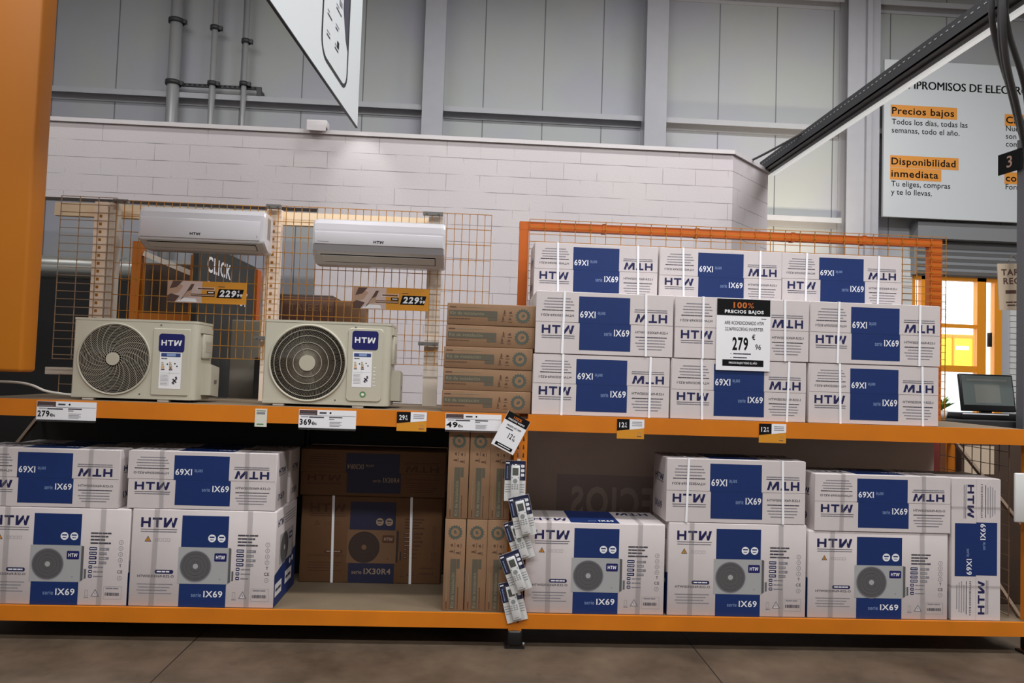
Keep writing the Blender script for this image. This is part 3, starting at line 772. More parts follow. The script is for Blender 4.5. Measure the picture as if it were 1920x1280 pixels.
def strip_straps(t, xs, d, h, m='strap_white', wd=0.013, y0=-0.0032, e=0.0008, name='strap', r=None):
    for x in xs:
        p = Part(); a = 0.0015
        rr = random.Random(int(x*1000)+int(h*100)); k = rr.uniform(-.006, .006)
        y1 = d+0.0008
        pts = [(y0, 0.001), (y0, h+e), (y1, h+e), (y1, 0.001)]
        v = []; f = []
        for i, (y, z) in enumerate(pts):
            s = k if z > 0.1 else -k
            v += [(x-wd/2+s, y, z), (x+wd/2+s, y, z)]
        for i in range(3): f.append((2*i, 2*i+1, 2*i+3, 2*i+2))
        v2 = []
        for i, (y, z) in enumerate(pts):
            s = k if z > 0.1 else -k
            yy = y+a if i < 2 else y-a; zz = z-a if z > 0.1 else z
            v2 += [(x-wd/2+s, y-0.0012 if i < 2 else y+0.0012, z+0.0012 if z > .1 else z), (x+wd/2+s, y-0.0012 if i < 2 else y+0.0012, z+0.0012 if z > .1 else z)]
        n = len(v); p.addmesh(v + v2, f + [tuple(n+i for i in q_)[::-1] for q_ in f] + [(0, 2, n+2, n), (2, 4, n+4, n+2), (4, 6, n+6, n+4), (1, n+1, n+3, 3), (3, n+3, n+5, 5), (5, n+5, n+7, 7)], m)
        p.build(name, t)
def side_flap_art(q, d, h, ink='print_navy'):
    """short end of the long carton"""
    q.logo(0.18*d, 0.62*h, 0.6*d, h*.10, ink, 1); q.rect(0.18*d, 0.59*h, 0.78*d, 0.60*h, 'print_ink', 1)
    q.text('IX69', 0.2*d, 0.16*h, h*.11, ink, 1, width=0.5*d, bold=0.02)
def long_carton(t, w_, d, h, model, straps='strap_white', xs=(.222, .858), brown=False, rearprint=True, top=True, seed=0):
    base = 'carton_brown' if brown else 'carton_white'
    kw = dict(ink='brown_ink', blue='brown_blue', ser='IX30R4', light='brown_text', fine='brown_ink') if brown else {}
    rnd = random.Random(seed)
    fth = 0.003
    body = Part(); body.rbox(-w_/2, fth, 0, w_/2, d, h, base, 0.006)
    if top and not brown:
        q = Print(); half_art(q, w_, d*.5, model); q.T = (-1, 0, w_, 0, -1, d*.98); half_art(q, w_, d*.48, model)
        body.art(q, (-w_/2, 0.004, h), FX, (0, 1, 0))
    for sx in (-1, 1):
        q = Print(); side_flap_art(q, d, h, 'brown_ink' if brown else 'print_navy')
        if sx > 0: body.art(q, (w_/2, 0, 0), (0, 1, 0), FZ)
        else: body.art(q, (-w_/2, d, 0), (0, -1, 0), FZ)
    body.build('carton_body', t)
    sp = h*(0.5+rnd.uniform(-.02, .02)); j = rnd.uniform(-.006, .006)
    lo = Part(); lo.box(-w_/2+0.001, 0.0005, 0.003, w_/2-0.001, fth, sp, base)
    q = Print(); half_art(q, w_, sp, model, **kw); lo.art(q, (-w_/2, 0.0005, 0), FX, FZ, 0.0004); lo.build('lower_flap', t)
    up = Part(); up.box(-w_/2+0.001+j, 0, sp+0.003, w_/2-0.001+j if j < 0 else w_/2-0.001, fth, h-0.003, base)
    q = Print(); q.T = (-1, 0, w_, 0, -1, h-sp); half_art(q, w_, h-sp, model, **kw); up.art(q, (-w_/2+j, 0, sp), FX, FZ, 0.0004); up.build('upper_flap', t)
    if straps: strip_straps(t, [-w_/2+w_*x for x in xs], d, h, straps, 0.026 if straps == 'strap_clear' else 0.014)

def unit_picture(q, x0, y0, x1, y1, L, u='print_unit', f='print_fan', b='badge_navy', tx='print_white'):
    w_, h = x1-x0, y1-y0
    q.rect(x0, y0, x1-.10*w_, y1, u, L); q.poly([(x1-.10*w_, y0+.02*h), (x1-.055*w_, y0+.06*h), (x1-.055*w_, y1-.02*h), (x1-.10*w_, y1)], f, L)
    q.rect(x1-.055*w_, y0+.10*h, x1, y0+.36*h, f, L); q.rect(x1-.055*w_, y0+.10*h, x1-.03*w_, y0+.36*h, u, L+1)
    cx, cy, r = x0+.315*w_, y0+.48*h, .275*w_
    q.disc(cx, cy, r, f, L+1, 40); q.ring(cx, cy, r*.98, r*1.04, 'print_grey' if u == 'print_unit' else f, L+2, 40)
    for k in (.35, .6, .82): q.ring(cx, cy, r*k-.0006, r*k+.0006, 'print_ink' if u == 'print_unit' else 'brown_ink', L+2, 32)
    q.disc(cx, cy, r*.17, u, L+3)
    q.rrect(x0+.645*w_, y0+.62*h, x0+.865*w_, y0+.85*h, .02*w_, b, L+1); q.logo(x0+.675*w_, y0+.685*h, .16*w_, .10*h, tx, L+2)
    q.disc(x0+.76*w_, y0+.14*h, .012*w_, 'print_grey' if u == 'print_unit' else 'brown_ink', L+1, 12)
def warn_tri(q, cx, y, s, m, m2, L=1):
    q.poly([(cx-s*.58, y), (cx+s*.58, y), (cx, y+s)], m, L); q.poly([(cx-s*.40, y+s*.10), (cx+s*.40, y+s*.10), (cx, y+s*.80)], m2, L+1); q.rect(cx-s*.05, y+s*.24, cx+s*.05, y+s*.56, m, L+2); q.disc(cx, y+s*.17, s*.05, m, L+2, 8)
def outdoor_art(q, w_, h, model, brown=False):
    Y = lambda t_: h*(1-t_)
    ink, fine, blue, wh, base = ('brown_ink', 'brown_ink', 'brown_blue', 'brown_text', 'carton_brown') if brown else ('print_navy', 'print_ink', 'print_blue', 'print_white', 'carton_white')
    gr = 'brown_ink' if brown else 'print_grey'
    q.rect(.345*w_, .002, .668*w_, Y(.06), blue, 1)
    q.logo(.062*w_, Y(.188), .25*w_, h*.10, ink, 1); q.rect(.062*w_, Y(.212), .312*w_, Y(.206), fine, 1); q.dash(.064*w_, .31*w_, Y(.238), h*.010, gr, 1, 3, .2)
    warn_tri(q, .115*w_, Y(.335), .058*h, fine, 'tag_yellow' if not brown else 'carton_brown')
    for i in range(4): q.frame(w_*(.165+i*.027), Y(.33), w_*(.185+i*.027), Y(.30), .0012, gr, 1)
    for cx in (.556, .622):
        q.disc(cx*w_, Y(.29), .027*w_, wh, 2, 24); q.dash(w_*(cx-.017), w_*(cx+.017), Y(.285), h*.014, blue, 3, 2); q.dash(w_*(cx-.012), w_*(cx+.012), Y(.31), h*.008, blue, 3, 4)
    if brown: unit_picture(q, .33*w_, Y(.77), .715*w_, Y(.385), 2, 'brown_unit', 'brown_fan', 'brown_ink', 'brown_text')
    else: unit_picture(q, .33*w_, Y(.76), .715*w_, Y(.385), 2)
    q.rrect(.172*w_, Y(.662), .30*w_, Y(.622), h*.018, ink, 1); q.dash(.187*w_, .285*w_, Y(.648), h*.014, wh, 2, 8)
    q.text(model, .055*w_, Y(.70), h*.024, fine, 1, width=.25*w_, bold=0.015)
    for i in range(4): q.dash(w_*(.055+.01*(i % 2)), w_*(.30-.02*(i % 3)), Y(.775+i*.031), h*.009, gr, 1, 20+i, .2)
    q.text('IX30R4' if brown else 'IX69', .645*w_, Y(.893), h*.062, wh, 2, 'r', width=(.19 if brown else .13)*w_, bold=0.017)
    q.text('serie', .500*w_ if not brown else .44*w_, Y(.893), h*.042, wh if brown else 'print_pale', 2, 'r', width=.070*w_, bold=0)
    for i in range(4): q.dash(.735*w_, w_*(.875-.02*(i % 3)), Y(.262+i*.034), h*.016, fine, 1, 30+i, .25)
    for i in range(7):
        y = Y(.43+i*.047); ww = .052 if i < 4 else .026
        q.rrect(.73*w_, y, w_*(.73+ww), y+h*.032, h*.008, ink, 1); q.dash(w_*.735, w_*(.725+ww), y+h*.012, h*.008, wh, 2, i)
        if i < 4: q.rect(.80*w_, y, w_*(.85 if i % 2 else .865), y+h*.026, gr, 1); q.dash(.803*w_, .845*w_, y+h*.009, h*.007, base, 2, i+5)
        else: q.dash(.765*w_, .83*w_, y+h*.008, h*.012, gr, 1, i+9)
    for i in range(7):
        if i in (4,): q.text('T', .938*w_, Y(.345+i*.061)-h*.012, h*.03, fine, 1)
        elif i == 5: q.text('CE', .928*w_, Y(.345+i*.061)-h*.012, h*.03, fine, 1, width=.035*w_)
        else: q.ring(.945*w_, Y(.345+i*.061), .013*w_, .0155*w_, gr, 1, 20); q.rect(.943*w_, Y(.345+i*.061)-h*.008, .947*w_, Y(.345+i*.061)+h*.008, gr, 1)
    q.frame(.714*w_, Y(.90), .734*w_, Y(.84), .0012, gr, 1); q.dash(.71*w_, .74*w_, Y(.92), h*.01, gr, 1, 1)
    q.poly([(.755*w_, Y(.905)), (.815*w_, Y(.905)), (.785*w_, Y(.825))], gr, 1); q.poly([(.765*w_, Y(.898)), (.805*w_, Y(.898)), (.785*w_, Y(.843))], base, 2); q.rect(.782*w_, Y(.885), .788*w_, Y(.862), gr, 3)
    q.frame(.842*w_, Y(.93), .965*w_, Y(.80), .0010, gr, 1); q.dash(.855*w_, .945*w_, Y(.825), h*.012, gr, 1, 6)
    r = random.Random(9); x = .852*w_
    while x < .95*w_:
        l = r.uniform(.0012, .005); q.rect(x, Y(.895), x+l, Y(.862), fine, 1); x += l+r.uniform(.001, .003)
def outdoor_carton(t, w_, d, h, model, brown=False, side=None, straps=('strap_clear', (.165, .815)), topart=False):
    base = 'carton_brown' if brown else 'carton_white'
    p = Part(); p.rbox(-w_/2, 0, 0, w_/2, d, h, base, 0.007)
    q = Print(); outdoor_art(q, w_, h, model, brown); p.art(q, (-w_/2, 0, 0), FX, FZ, 0.0004)
    if not brown:
        q = Print()
        q.logo(.05*w_, .12*d, .25*w_, .20*d, 'print_navy', 1); q.rect(.318*w_, .004, .67*w_, .97*d, 'print_blue', 1)
        q.text('IX69', .64*w_, .12*d, .10*d, 'print_white', 2, 'r', width=.11*w_, bold=.03); q.text('serie', .51*w_, .12*d, .08*d, 'print_pale', 2, 'r', width=.06*w_, bold=0)
        q.T = (-1, 0, w_, 0, -1, d); q.logo(.05*w_, .12*d, .25*w_, .20*d, 'print_navy', 1)
        p.art(q, (-w_/2, 0, h), FX, (0, 1, 0))
    q = Print()   # short ends: blue foot, small unit picture, logo, address labels
    if not brown:
        q.poly([(0.003, .004), (d-.003, .004), (d-.003, .46*h), (.003, .34*h)], 'print_blue', 1); q.logo(.08*d, .82*h, .26*d, .075*h, 'print_navy', 1)
        unit_picture(q, .20*d, .40*h, .86*d, .72*h, 2)
        q.rect(.04*d, .10*h, .34*d, .235*h, 'label_white', 2); q.rect(.5*d, .13*h, .82*d, .265*h, 'label_white', 2); q.dash(.07*d, .31*d, .15*h, .03*h, 'print_ink', 3, 3); q.dash(.53*d, .79*d, .18*h, .03*h, 'print_ink', 3, 4)
        q.disc(.72*d, .34*h, .035*d, 'print_white', 2); q.disc(.84*d, .35*h, .035*d, 'print_white', 2)
        for i in range(4): q.dash(.40*d, .92*d, .90*h-i*.03*h, .009*h, 'print_grey', 1, i)
    else: q.logo(.1*d, .8*h, .4*d, .08*h, 'brown_ink', 1)
    p.art(q, (w_/2, 0, 0), (0, 1, 0), FZ); p.art(q, (-w_/2, d, 0), (0, -1, 0), FZ)
    p.build('carton_body', t)
    if straps: strip_straps(t, [-w_/2+w_*x for x in straps[1]], d, h, straps[0], 0.030 if straps[0] == 'strap_clear' else 0.017, y0=-0.0028)
def place(x0, x1, y, z): return ((x0+x1)/2, y, z)
MI, MO = 'HTWS035IX69-R32-I', 'HTWS035IX69-R32-O'
GU = 'white long cartons stacked on the upper shelf'
D_ = 0.345; H1 = 0.378
cols = {0: 'left', 1: 'middle', 2: 'right'}
U1 = ((0.372, 1.231), (1.240, 2.104), (2.122, 2.968))
U2 = ((0.379, 1.245), (1.256, 2.116), (2.123, 2.975))
lab1 = ('white carton on the upper shelf, bottom row, beside the brown kit stack', 'white carton in the bottom row of the upper stack, partly under the big price card', 'white carton in the bottom row of the upper stack, right end by the orange post')
lab2 = ('white carton in the middle row of the upper stack, left end', 'white carton in the middle row of the upper stack, half hidden by the price card', 'white carton in the middle row of the upper stack, right end')
lab3 = ('white carton set back in the top row of the upper stack, left end', 'white carton set back in the top row, middle one just above the price card', 'white carton set back in the top row of the upper stack, right end')
for i in range(3):
    a, b = U1[i]; t = thing('white_carton', lab1[i], 'carton', place(a, b, 0.022, SU), group=GU)
    long_carton(t, b-a, D_, H1, MI, xs=(.215+.012*i, .855+.01*i), seed=i)
    a, b = U2[i]; t = thing('white_carton', lab2[i], 'carton', place(a, b, 0.02, SU+H1+0.0025), group=GU)
    long_carton(t, b-a, D_, H1+0.012, MI, xs=(.20+.008*i, .80+.02*i), seed=10+i)
    for k, U in enumerate((U1, U2)):
        a, b = U[i]
        t = thing('white_carton', 'white carton of the rear row hidden behind the front cartons on the upper shelf', 'carton', place(a, b, 0.372, SU + k*(H1+0.0025)), group='rear row of white cartons')
        long_carton(t, b-a, D_, H1 + (0.012 if k else 0), MI, straps=None, seed=30+i)
for i, (a, b) in enumerate(((0.390, 1.240), (1.252, 2.108), (2.112, 2.963))):
    t = thing('white_carton', lab3[i], 'carton', place(a, b, 0.435, SU+2*H1+0.017), group=GU)
    long_carton(t, b-a, 0.34, 0.376, MI, xs=(.192+.003*i, .84-.02*i), seed=20+i)
GL = 'white cartons on the lower shelf'
def low_long(a, b, y, z, h, lab, model=MO, straps='strap_clear', d=D_, seed=40, xs=(.225, .80)):
    t = thing('white_carton', lab, 'carton', place(a, b, y, z), group=GL); long_carton(t, b-a, d, h, model, straps=straps, seed=seed, xs=xs); return t
def low_out(a, b, y, h, lab, d=0.36, **k):
    t = thing('white_outdoor_carton', lab, 'carton', place(a, b, y, SL), group=GL); outdoor_carton(t, b-a, d, h, MO, **k); return t
low_out(-2.862, -2.012, 0.02, 0.572, 'white carton with unit picture at the far left of the lower shelf', d=0.5)
low_out(-2.003, -1.150, 0.022, 0.578, 'white carton with unit picture next to the brown cartons on the lower shelf', d=0.52)
L1 = low_long(-2.95, -2.092, 0.022, SL+0.5725, 0.348, 'white long carton on top of the far left lower carton', d=0.30, seed=41)
L2 = low_long(-2.040, -1.164, 0.024, SL+0.5785, 0.346, 'white long carton atop the lower carton beside the brown ones', d=0.28, seed=42)
low_long(-2.92, -2.06, 0.335, SL+0.5725, 0.335, 'white long carton in shade behind the far left top carton', d=0.30, straps=None, seed=43)
low_long(-2.035, -1.15, 0.318, SL+0.5785, 0.34, 'white long carton in shade behind the top carton beside the brown ones', d=0.24, straps=None, seed=44)
low_out(0.362, 1.228, 0.022, 0.555, 'white carton with unit picture on the lower shelf beside the hanging remotes', d=0.40)
low_out(1.248, 2.124, 0.022, 0.572, 'white carton with unit picture in the middle of the right lower bay', d=0.40)
low_long(1.228, 2.112, 0.022, SL+0.5725, 0.395, 'white strapped long carton on top in the middle of the right lower bay', MI, 'strap_white', seed=45, xs=(.15, .835))
low_out(2.136, 3.040, 0.022, 0.54, 'white carton with unit picture left of the upright standing carton', d=0.40)
low_long(2.170, 3.050, 0.016, SL+0.5405, 0.356, 'white long carton on top beside the upright standing carton', seed=46, xs=(.20, .80))
t = thing('white_carton', 'white long carton standing upright on its end at right of the lower shelf', 'carton', (3.222, 0.022, SL), group=GL)
def standing():
    inner = (0.322, 0.345, 0.892); w_, d, h = inner
    body = Part(); body.rbox(-w_/2, 0.003, 0, w_/2, d, h, 'carton_white', 0.006); body.build('carton_body', t)
    for k, (x0, x1) in enumerate(((-w_/2+0.001, 0.0), (0.0015, w_/2-0.001))):
        f = Part(); f.box(x0, 0, 0.003, x1, 0.003, h-0.003, 'carton_white'); q = Print()
        hw = w_/2
        # artwork length runs downwards (text reads from top to bottom) on the left half, upwards on the right half
        if k == 0: q.T = (0, -0, 0, 0, 0, 0); q.T = (0, 1, 0, -1, 0, h)
        else: q.T = (0, -1, hw, 1, 0, 0)
        half_art(q, h, hw, MI)
        f.art(q, (-w_/2 if k == 0 else 0, 0, 0), FX, FZ, 0.0004); f.build('side_flap', t)
    for z in (0.205, 0.70):
        p = Part(); p.box(-w_/2-0.0015, -0.0035, z, w_/2+0.0015, -0.0022, z+0.014, 'strap_clear'); p.box(w_/2+0.0003, -0.0035, z, w_/2+0.0015, d, z+0.014, 'strap_clear'); p.box(-w_/2-0.0015, -0.0035, z, -w_/2-0.0003, d, z+0.014, 'strap_clear'); p.build('strap', t)
standing()
# brown cartons at the back of the left bay
t = thing('brown_outdoor_carton', 'large brown carton with white straps set back on the lower shelf', 'carton', place(-1.140, -0.165, 0.60, SL)); outdoor_carton(t, 0.96, 0.36, 0.585, 'HTWF030IX30R4', True, straps=('strap_white', (.228, .78)))
t = thing('brown_carton', 'long brown carton lying on the large brown strapped carton', 'carton', place(-1.155, -0.155, 0.60, SL+0.586)); long_carton(t, 0.985, 0.34, 0.315, 'HTWF030IX30R4', None, brown=True, seed=50)

# ------------------------------------------------------------------ installation kit boxes
def kit_art(q, w_, h):
    q.dash(.025*w_, .10*w_, .80*h, .05*h, 'kit_ink', 1, 2); q.dash(.11*w_, .42*w_, .82*h, .025*h, 'kit_text', 1, 4)
    q.rect(.02*w_, .40*h, .565*w_, .68*h, 'kit_band', 1); q.text('Kit de instalación', .035*w_, .475*h, .145*h, 'kit_text', 2, width=.38*w_, bold=.006)
    q.dash(.02*w_, .26*w_, .27*h, .04*h, 'kit_ink', 1, 6); q.rect(.46*w_, .24*h, .565*w_, .38*h, 'kit_band', 1)
    for i, (x, y) in enumerate(((.635, .56), (.705, .54), (.62, .26), (.70, .24))):
        if i % 2 == 0: q.poly([(w_*x, y*h), (w_*(x+.022), (y+.02)*h), (w_*(x+.018), (y+.17)*h), (w_*(x+.006), (y+.20)*h)], 'kit_ink', 1)
        else: q.poly([(w_*(x-.01), (y+.06)*h), (w_*(x+.028), (y+.06)*h), (w_*(x+.016), (y+.17)*h), (w_*x, (y+.13)*h)], 'kit_ink', 1)
        q.dash(w_*(x-.01), w_*(x+.035), (y-.05)*h, .025*h, 'kit_ink', 1, i)
    pts = []
    for i in range(32):
        r = .36*h if i % 2 else .29*h; a = 2*math.pi*i/32; pts.append((.855*w_+r*math.cos(a), .50*h+r*math.sin(a)))
    q.poly(pts, 'kit_seal', 1); q.disc(.855*w_, .5*h, .20*h, 'kit_brown', 2); q.poly([(.84*w_, .42*h), (.88*w_, .48*h), (.875*w_, .58*h), (.845*w_, .56*h)], 'kit_seal', 3)
GK = 'brown installation kit boxes'
def kit_flat(x0, z, y, yaw, lab, s):
    w_, d, h = 0.552, 0.42, 0.134
    t = thing('kit_box', lab, 'box', (x0+w_/2, y, z), (0, 0, R(yaw)), GK)
    p = Part(); p.rbox(-w_/2, 0, 0, w_/2, d, h, 'kit_brown', 0.004)
    q = Print(); kit_art(q, w_, h); p.art(q, (-w_/2, 0, 0), FX, FZ); p.build('box_body', t)
    Part().box(-w_/2+.002, .04, h, w_/2-.002, .10, h+0.0005, 'kit_text').build('tape', t)
for i, lab in enumerate(('brown kit box at the bottom of the five box stack on the upper shelf', 'second brown kit box from the bottom of the upper shelf stack', 'brown kit box in the middle of the five box stack', 'dented brown kit box second from the top of the stack', 'brown kit box on top of the five box stack on the upper shelf')):
    kit_flat(-0.186+(0, .003, .003, .012, .014)[i], SU+i*0.1350, 0.04+(.0, .004, .002, .006, .004)[i], (0, .3, .0, .5, .2)[i], lab, i)
def kit_tall(xc, z, wd, lab):
    h, d = 0.556, 0.42
    t = thing('kit_box', lab, 'box', (xc, 0.04, z), group=GK)
    p = Part(); p.rbox(-wd/2, 0, 0, wd/2, d, h, 'kit_brown', 0.004)
    q = Print(); q.T = (0, -1, wd, 1, 0, 0); kit_art(q, h, wd); p.art(q, (-wd/2, 0, 0), FX, FZ); p.build('box_body', t)
    Part().box(-.03, .06, h, .03, .30, h+0.0005, 'kit_text').build('tape', t)
rows = (('brown kit box standing on end, bottom row, left of three', 'brown kit box standing on end, bottom row, middle of three', 'brown kit box standing on end, bottom row, behind the hanging remotes'),
        ('brown kit box standing on end in the upper row, left of three', 'brown kit box standing on end in the upper row, middle of three', 'brown kit box standing on end, upper row, behind the small tilted card'))
for j, xs in enumerate(((-0.072, 0.061, 0.190), (-0.068, 0.064, 0.192))):
    for i, x in enumerate(xs): kit_tall(x, SL+j*0.5572, 0.128, rows[j][i])

# ------------------------------------------------------------------ outdoor units on the upper shelf
def plate_with_hole(p, x0, z0, x1, z1, cx, cz, r, y, m, n=64):
    ang = [2*math.pi*i/n for i in range(n)]
    for ax in (x0, x1):
        for az in (z0, z1): ang.append(math.atan2(az-cz, ax-cx) % (2*math.pi))
    ang = sorted(set(round(a, 6) for a in ang)); v = []; f = []
    for a in ang:
        c, s = math.cos(a), math.sin(a); ts = []
        if c > 1e-6: ts.append((x1-cx)/c)
        if c < -1e-6: ts.append((x0-cx)/c)
        if s > 1e-6: ts.append((z1-cz)/s)
        if s < -1e-6: ts.append((z0-cz)/s)
        t = min(ts); v += [(cx+r*c, y, cz+r*s), (cx+t*c, y, cz+t*s)]
    k = len(ang)
    for i in range(k):
        j = (i+1) % k; f.append((2*i, 2*i+1, 2*j+1, 2*j))
    p.addmesh(v, f, m)
def outdoor_unit(t, w_, d, h, cx, cz, r, style, panel, badge, sticker):
    zb = 0.017; x0, x1 = -w_/2, w_/2; rc = 0.03
    body = Part()
    out = [(x0+0.008, 0.0), (x0, 0.008)]
    out = [(x1-rc, 0.0)] + [(x1-rc+rc*math.sin(R(a)), rc-rc*math.cos(R(a))) for a in (15, 30, 45, 60, 75, 90)] + [(x1, d-0.01), (x1-0.01, d), (x0+0.01, d), (x0, d-0.01), (x0, 0.008), (x0+0.008, 0.0)]
    n = len(out); v = [(a, b, zb) for a, b in out] + [(a, b, zb+h-0.012) for a, b in out]
    body.addmesh(v, [(i, i+1, n+i+1, n+i) for i in range(n-1)], 'ac_beige')
    body.addmesh([(a, b, zb) for a, b in out], [tuple(range(n))[::-1]], 'ac_beige')
    plate_with_hole(body, x0+0.008, zb, x1-rc, zb+h-0.012, cx, cz, r, 0.0, 'ac_beige')
    seg = 48   # fan well
    ring = lambda y, rr: [(cx+rr*math.cos(2*math.pi*i/seg), y, cz+rr*math.sin(2*math.pi*i/seg)) for i in range(seg)]
    body.addmesh(ring(0.0, r)+ring(0.11, r*0.98), [(i, (i+1) % seg, seg+(i+1) % seg, seg+i) for i in range(seg)], 'fan_black', True)
    body.addmesh(ring(0.11, r*0.98), [tuple(range(seg))], 'fan_black')
    body.build('casing', t)
    lid = Part(); big = [(a*1.006, (b-d/2)*1.012+d/2) for a, b in out]; lid.prism(big, 'z', zb+h-0.014, zb+h, 'ac_beige')
    lid.build('lid', t)
    base = Part(); base.box(x0+0.004, -0.002, zb-0.001, x1-0.02, 0.004, zb+0.022, 'ac_beige'); base.build('base_rail', t)
    for fx in (x0+0.10, x1-0.19):
        for fy in (0.005, d-0.045): Part().rbox(fx-0.035, fy, 0, fx+0.035, fy+0.04, zb-0.001, 'foot_white', 0.004).build('foot', t)
    fan = Part()   # propeller
    for k in range(3):
        a0 = R(20+120*k); v = []
        for i in range(7):
            rr = r*(0.2+0.72*i/6)
            for s, yy in ((-0.32, 0.085), (0.34, 0.045)): v.append((cx+rr*math.cos(a0+s+0.25*i/6), yy, cz+rr*math.sin(a0+s+0.25*i/6)))
        fan.addmesh(v, [(2*i, 2*i+1, 2*i+3, 2*i+2) for i in range(6)], 'fan_black', True)
    fan.cyl((cx, 0.04, cz), (cx, 0.10, cz), r*0.22, 'fan_black', 24); fan.build('fan_blades', t)
    g = Part(); dome = lambda q: -0.004-0.012*(1-(q/r)**2)
    if style == 1:
        for i in range(18):
            rr = r*(0.25+0.73*i/17); g.ringy(cx, dome(rr), cz, rr, 0.0015, 'grille_dark', 56, 4)
        for k in range(20):
            pts = []
            for i in range(13):
                q = i/12; rr = r*(0.18+0.82*q); a = 2*math.pi*k/20 - 1.15*q**0.8
                pts.append((cx+rr*math.cos(a), dome(rr)-0.001, cz+rr*math.sin(a)))
            g.tube(pts, 0.0014, 'grille_dark', 4)
        g.ringy(cx, -0.003, cz, r+0.004, 0.006, 'ac_beige', 72, 6)
    else:
        for q in (0.38, 0.56, 0.74, 0.90): g.ringy(cx, dome(r*q)-0.002, cz, r*q, 0.0021, 'grille_beige', 64, 4)
        for k in range(132):
            pts = []
            for i in range(7):
                q = i/6; rr = r*(0.22+0.78*q); a = 2*math.pi*k/132 - 0.22*q*q
                pts.append((cx+rr*math.cos(a), dome(rr), cz+rr*math.sin(a)))
            g.tube(pts, 0.0011, 'grille_dark', 3, caps=False)
        g.ringy(cx, -0.002, cz, r+0.006, 0.008, 'ac_beige', 72, 6)
    gr = g.build('fan_grille', t)
    hub = Part(); hub.cyl((cx, dome(0)-0.008, cz), (cx, dome(0)+0.004, cz), r*0.185 if style == 1 else r*0.215, 'ac_hub', 36); hub.build('hub_cap', gr)
    px0, pz0, px1, pz1 = panel
    f = Part(); rc_ = .004 if style == 1 else .022
    def rr_(x0, z0, x1, z1, r, n=5):
        o_ = []
        for ax, az, a0 in ((x1-r, z1-r, 0), (x0+r, z1-r, 90), (x0+r, z0+r, 180), (x1-r, z0+r, 270)):
            for i in range(n+1): o_.append((ax+r*math.cos(R(a0+90*i/n)), az+r*math.sin(R(a0+90*i/n))))
        return o_
    ou, inn = rr_(px0, pz0, px1, pz1, rc_+.003), rr_(px0+.005, pz0+.005, px1-.005, pz1-.005, rc_); nn = len(ou)
    f.addmesh([(x, .001, z) for x, z in ou]+[(x, -.007, z) for x, z in inn], [(i, (i+1) % nn, nn+(i+1) % nn, nn+i) for i in range(nn)]+[tuple(range(nn, 2*nn))], 'ac_beige'); f.build('front_panel', t)
    bx0, bz0, bx1, bz1 = badge
    b = Part(); q = Print(); q.rrect(bx0, bz0, bx1, bz1, 0.018, 'badge_navy', 1); q.logo(bx0+.10*(bx1-bx0), bz0+.36*(bz1-bz0), .80*(bx1-bx0), .30*(bz1-bz0), 'label_white', 2)
    b.art(q, (0, -0.0072, 0), FX, FZ); b.build('badge', t)
    sx0, sz0, sx1, sz1 = sticker; sw, sh_ = sx1-sx0, sz1-sz0
    q = Print(); q.rect(sx0, sz0, sx1, sz1, 'label_white', 1)
    q.rect(sx0+.06*sw, sz0+.86*sh_, sx1-.06*sw, sz0+.96*sh_, 'label_blue', 2); q.rect(sx0+.32*sw, sz0+.875*sh_, sx0+.72*sw, sz0+.945*sh_, 'print_pale', 3)
    q.dash(sx0+.08*sw, sx0+.35*sw, sz0+.80*sh_, .02*sh_, 'ink_black', 2, 3)
    for k, xx in enumerate((.08, .44)):
        for j, (m, l) in enumerate((('label_tan', .10), ('label_tan', .12), ('label_tan', .14), ('sign_orange', .15), ('sign_brown', .16))):
            q.rect(sx0+xx*sw, sz0+(.68-.045*j)*sh_, sx0+(xx+l)*sw, sz0+(.71-.045*j)*sh_, m, 2)
    for xx, yy in ((.36, .66), (.70, .68), (.80, .61), (.52, .56)): q.disc(sx0+xx*sw, sz0+yy*sh_, .035*sw, 'ink_black', 2, 10)
    q.rect(sx0+.06*sw, sz0+.42*sh_, sx1-.06*sw, sz0+.424*sh_, 'print_grey', 2); q.rect(sx0+.46*sw, sz0+.08*sh_, sx0+.465*sw, sz0+.75*sh_, 'print_grey', 2)
    for i in range(8): q.dash(sx0+.07*sw, sx0+.42*sw, sz0+(.10+.037*i)*sh_, .010*sh_, 'print_grey', 2, i)
    q.T = (.7, -.7, sx0+.72*sw, .7, .7, sz0+.22*sh_)
    q.rect(-.16*sw, -.03*sw, .16*sw, .03*sw, 'print_ink', 2); q.rect(-.04*sw, -.12*sw, .03*sw, .12*sw, 'print_ink', 2); q.disc(.15*sw, .06*sw, .05*sw, 'print_ink', 2, 12); q.disc(-.12*sw, -.06*sw, .045*sw, 'print_ink', 2, 12)
    q.T = (1, 0, 0, 0, 1, 0)
    s = Part(); s.art(q, (0, -0.0072, 0), FX, FZ); s.build('energy_label', t)
    if style == 2:
        q = Print(); q.ring((px0+px1)/2-.005, sz0-.045, .012, .019, 'label_green', 1, 20); q.disc((px0+px1)/2-.005, sz0-.045, .008, 'label_white', 1, 14)
        for i in range(6): q.dash(sx1+.008, sx1+.028, sz1-.10-i*.022, .005, 'label_white', 1, i)
        Part().art(q, (0, -0.0072, 0), FX, FZ).build('eco_seal', t)
    # right-hand side : pipe connection cover, terminal cover, grip recess
    c = Part(); c.prism([(d*.40, zb+.030), (d*.95, zb+.015), (d*.95, zb+.205), (d*.40, zb+.225)], 'x', x1-.001, x1+.058, 'ac_beige'); c.box(x1+.0582, d*.62, zb+.10, x1+.059, d*.80, zb+.125, 'clamp_steel'); c.build('valve_cover', t)
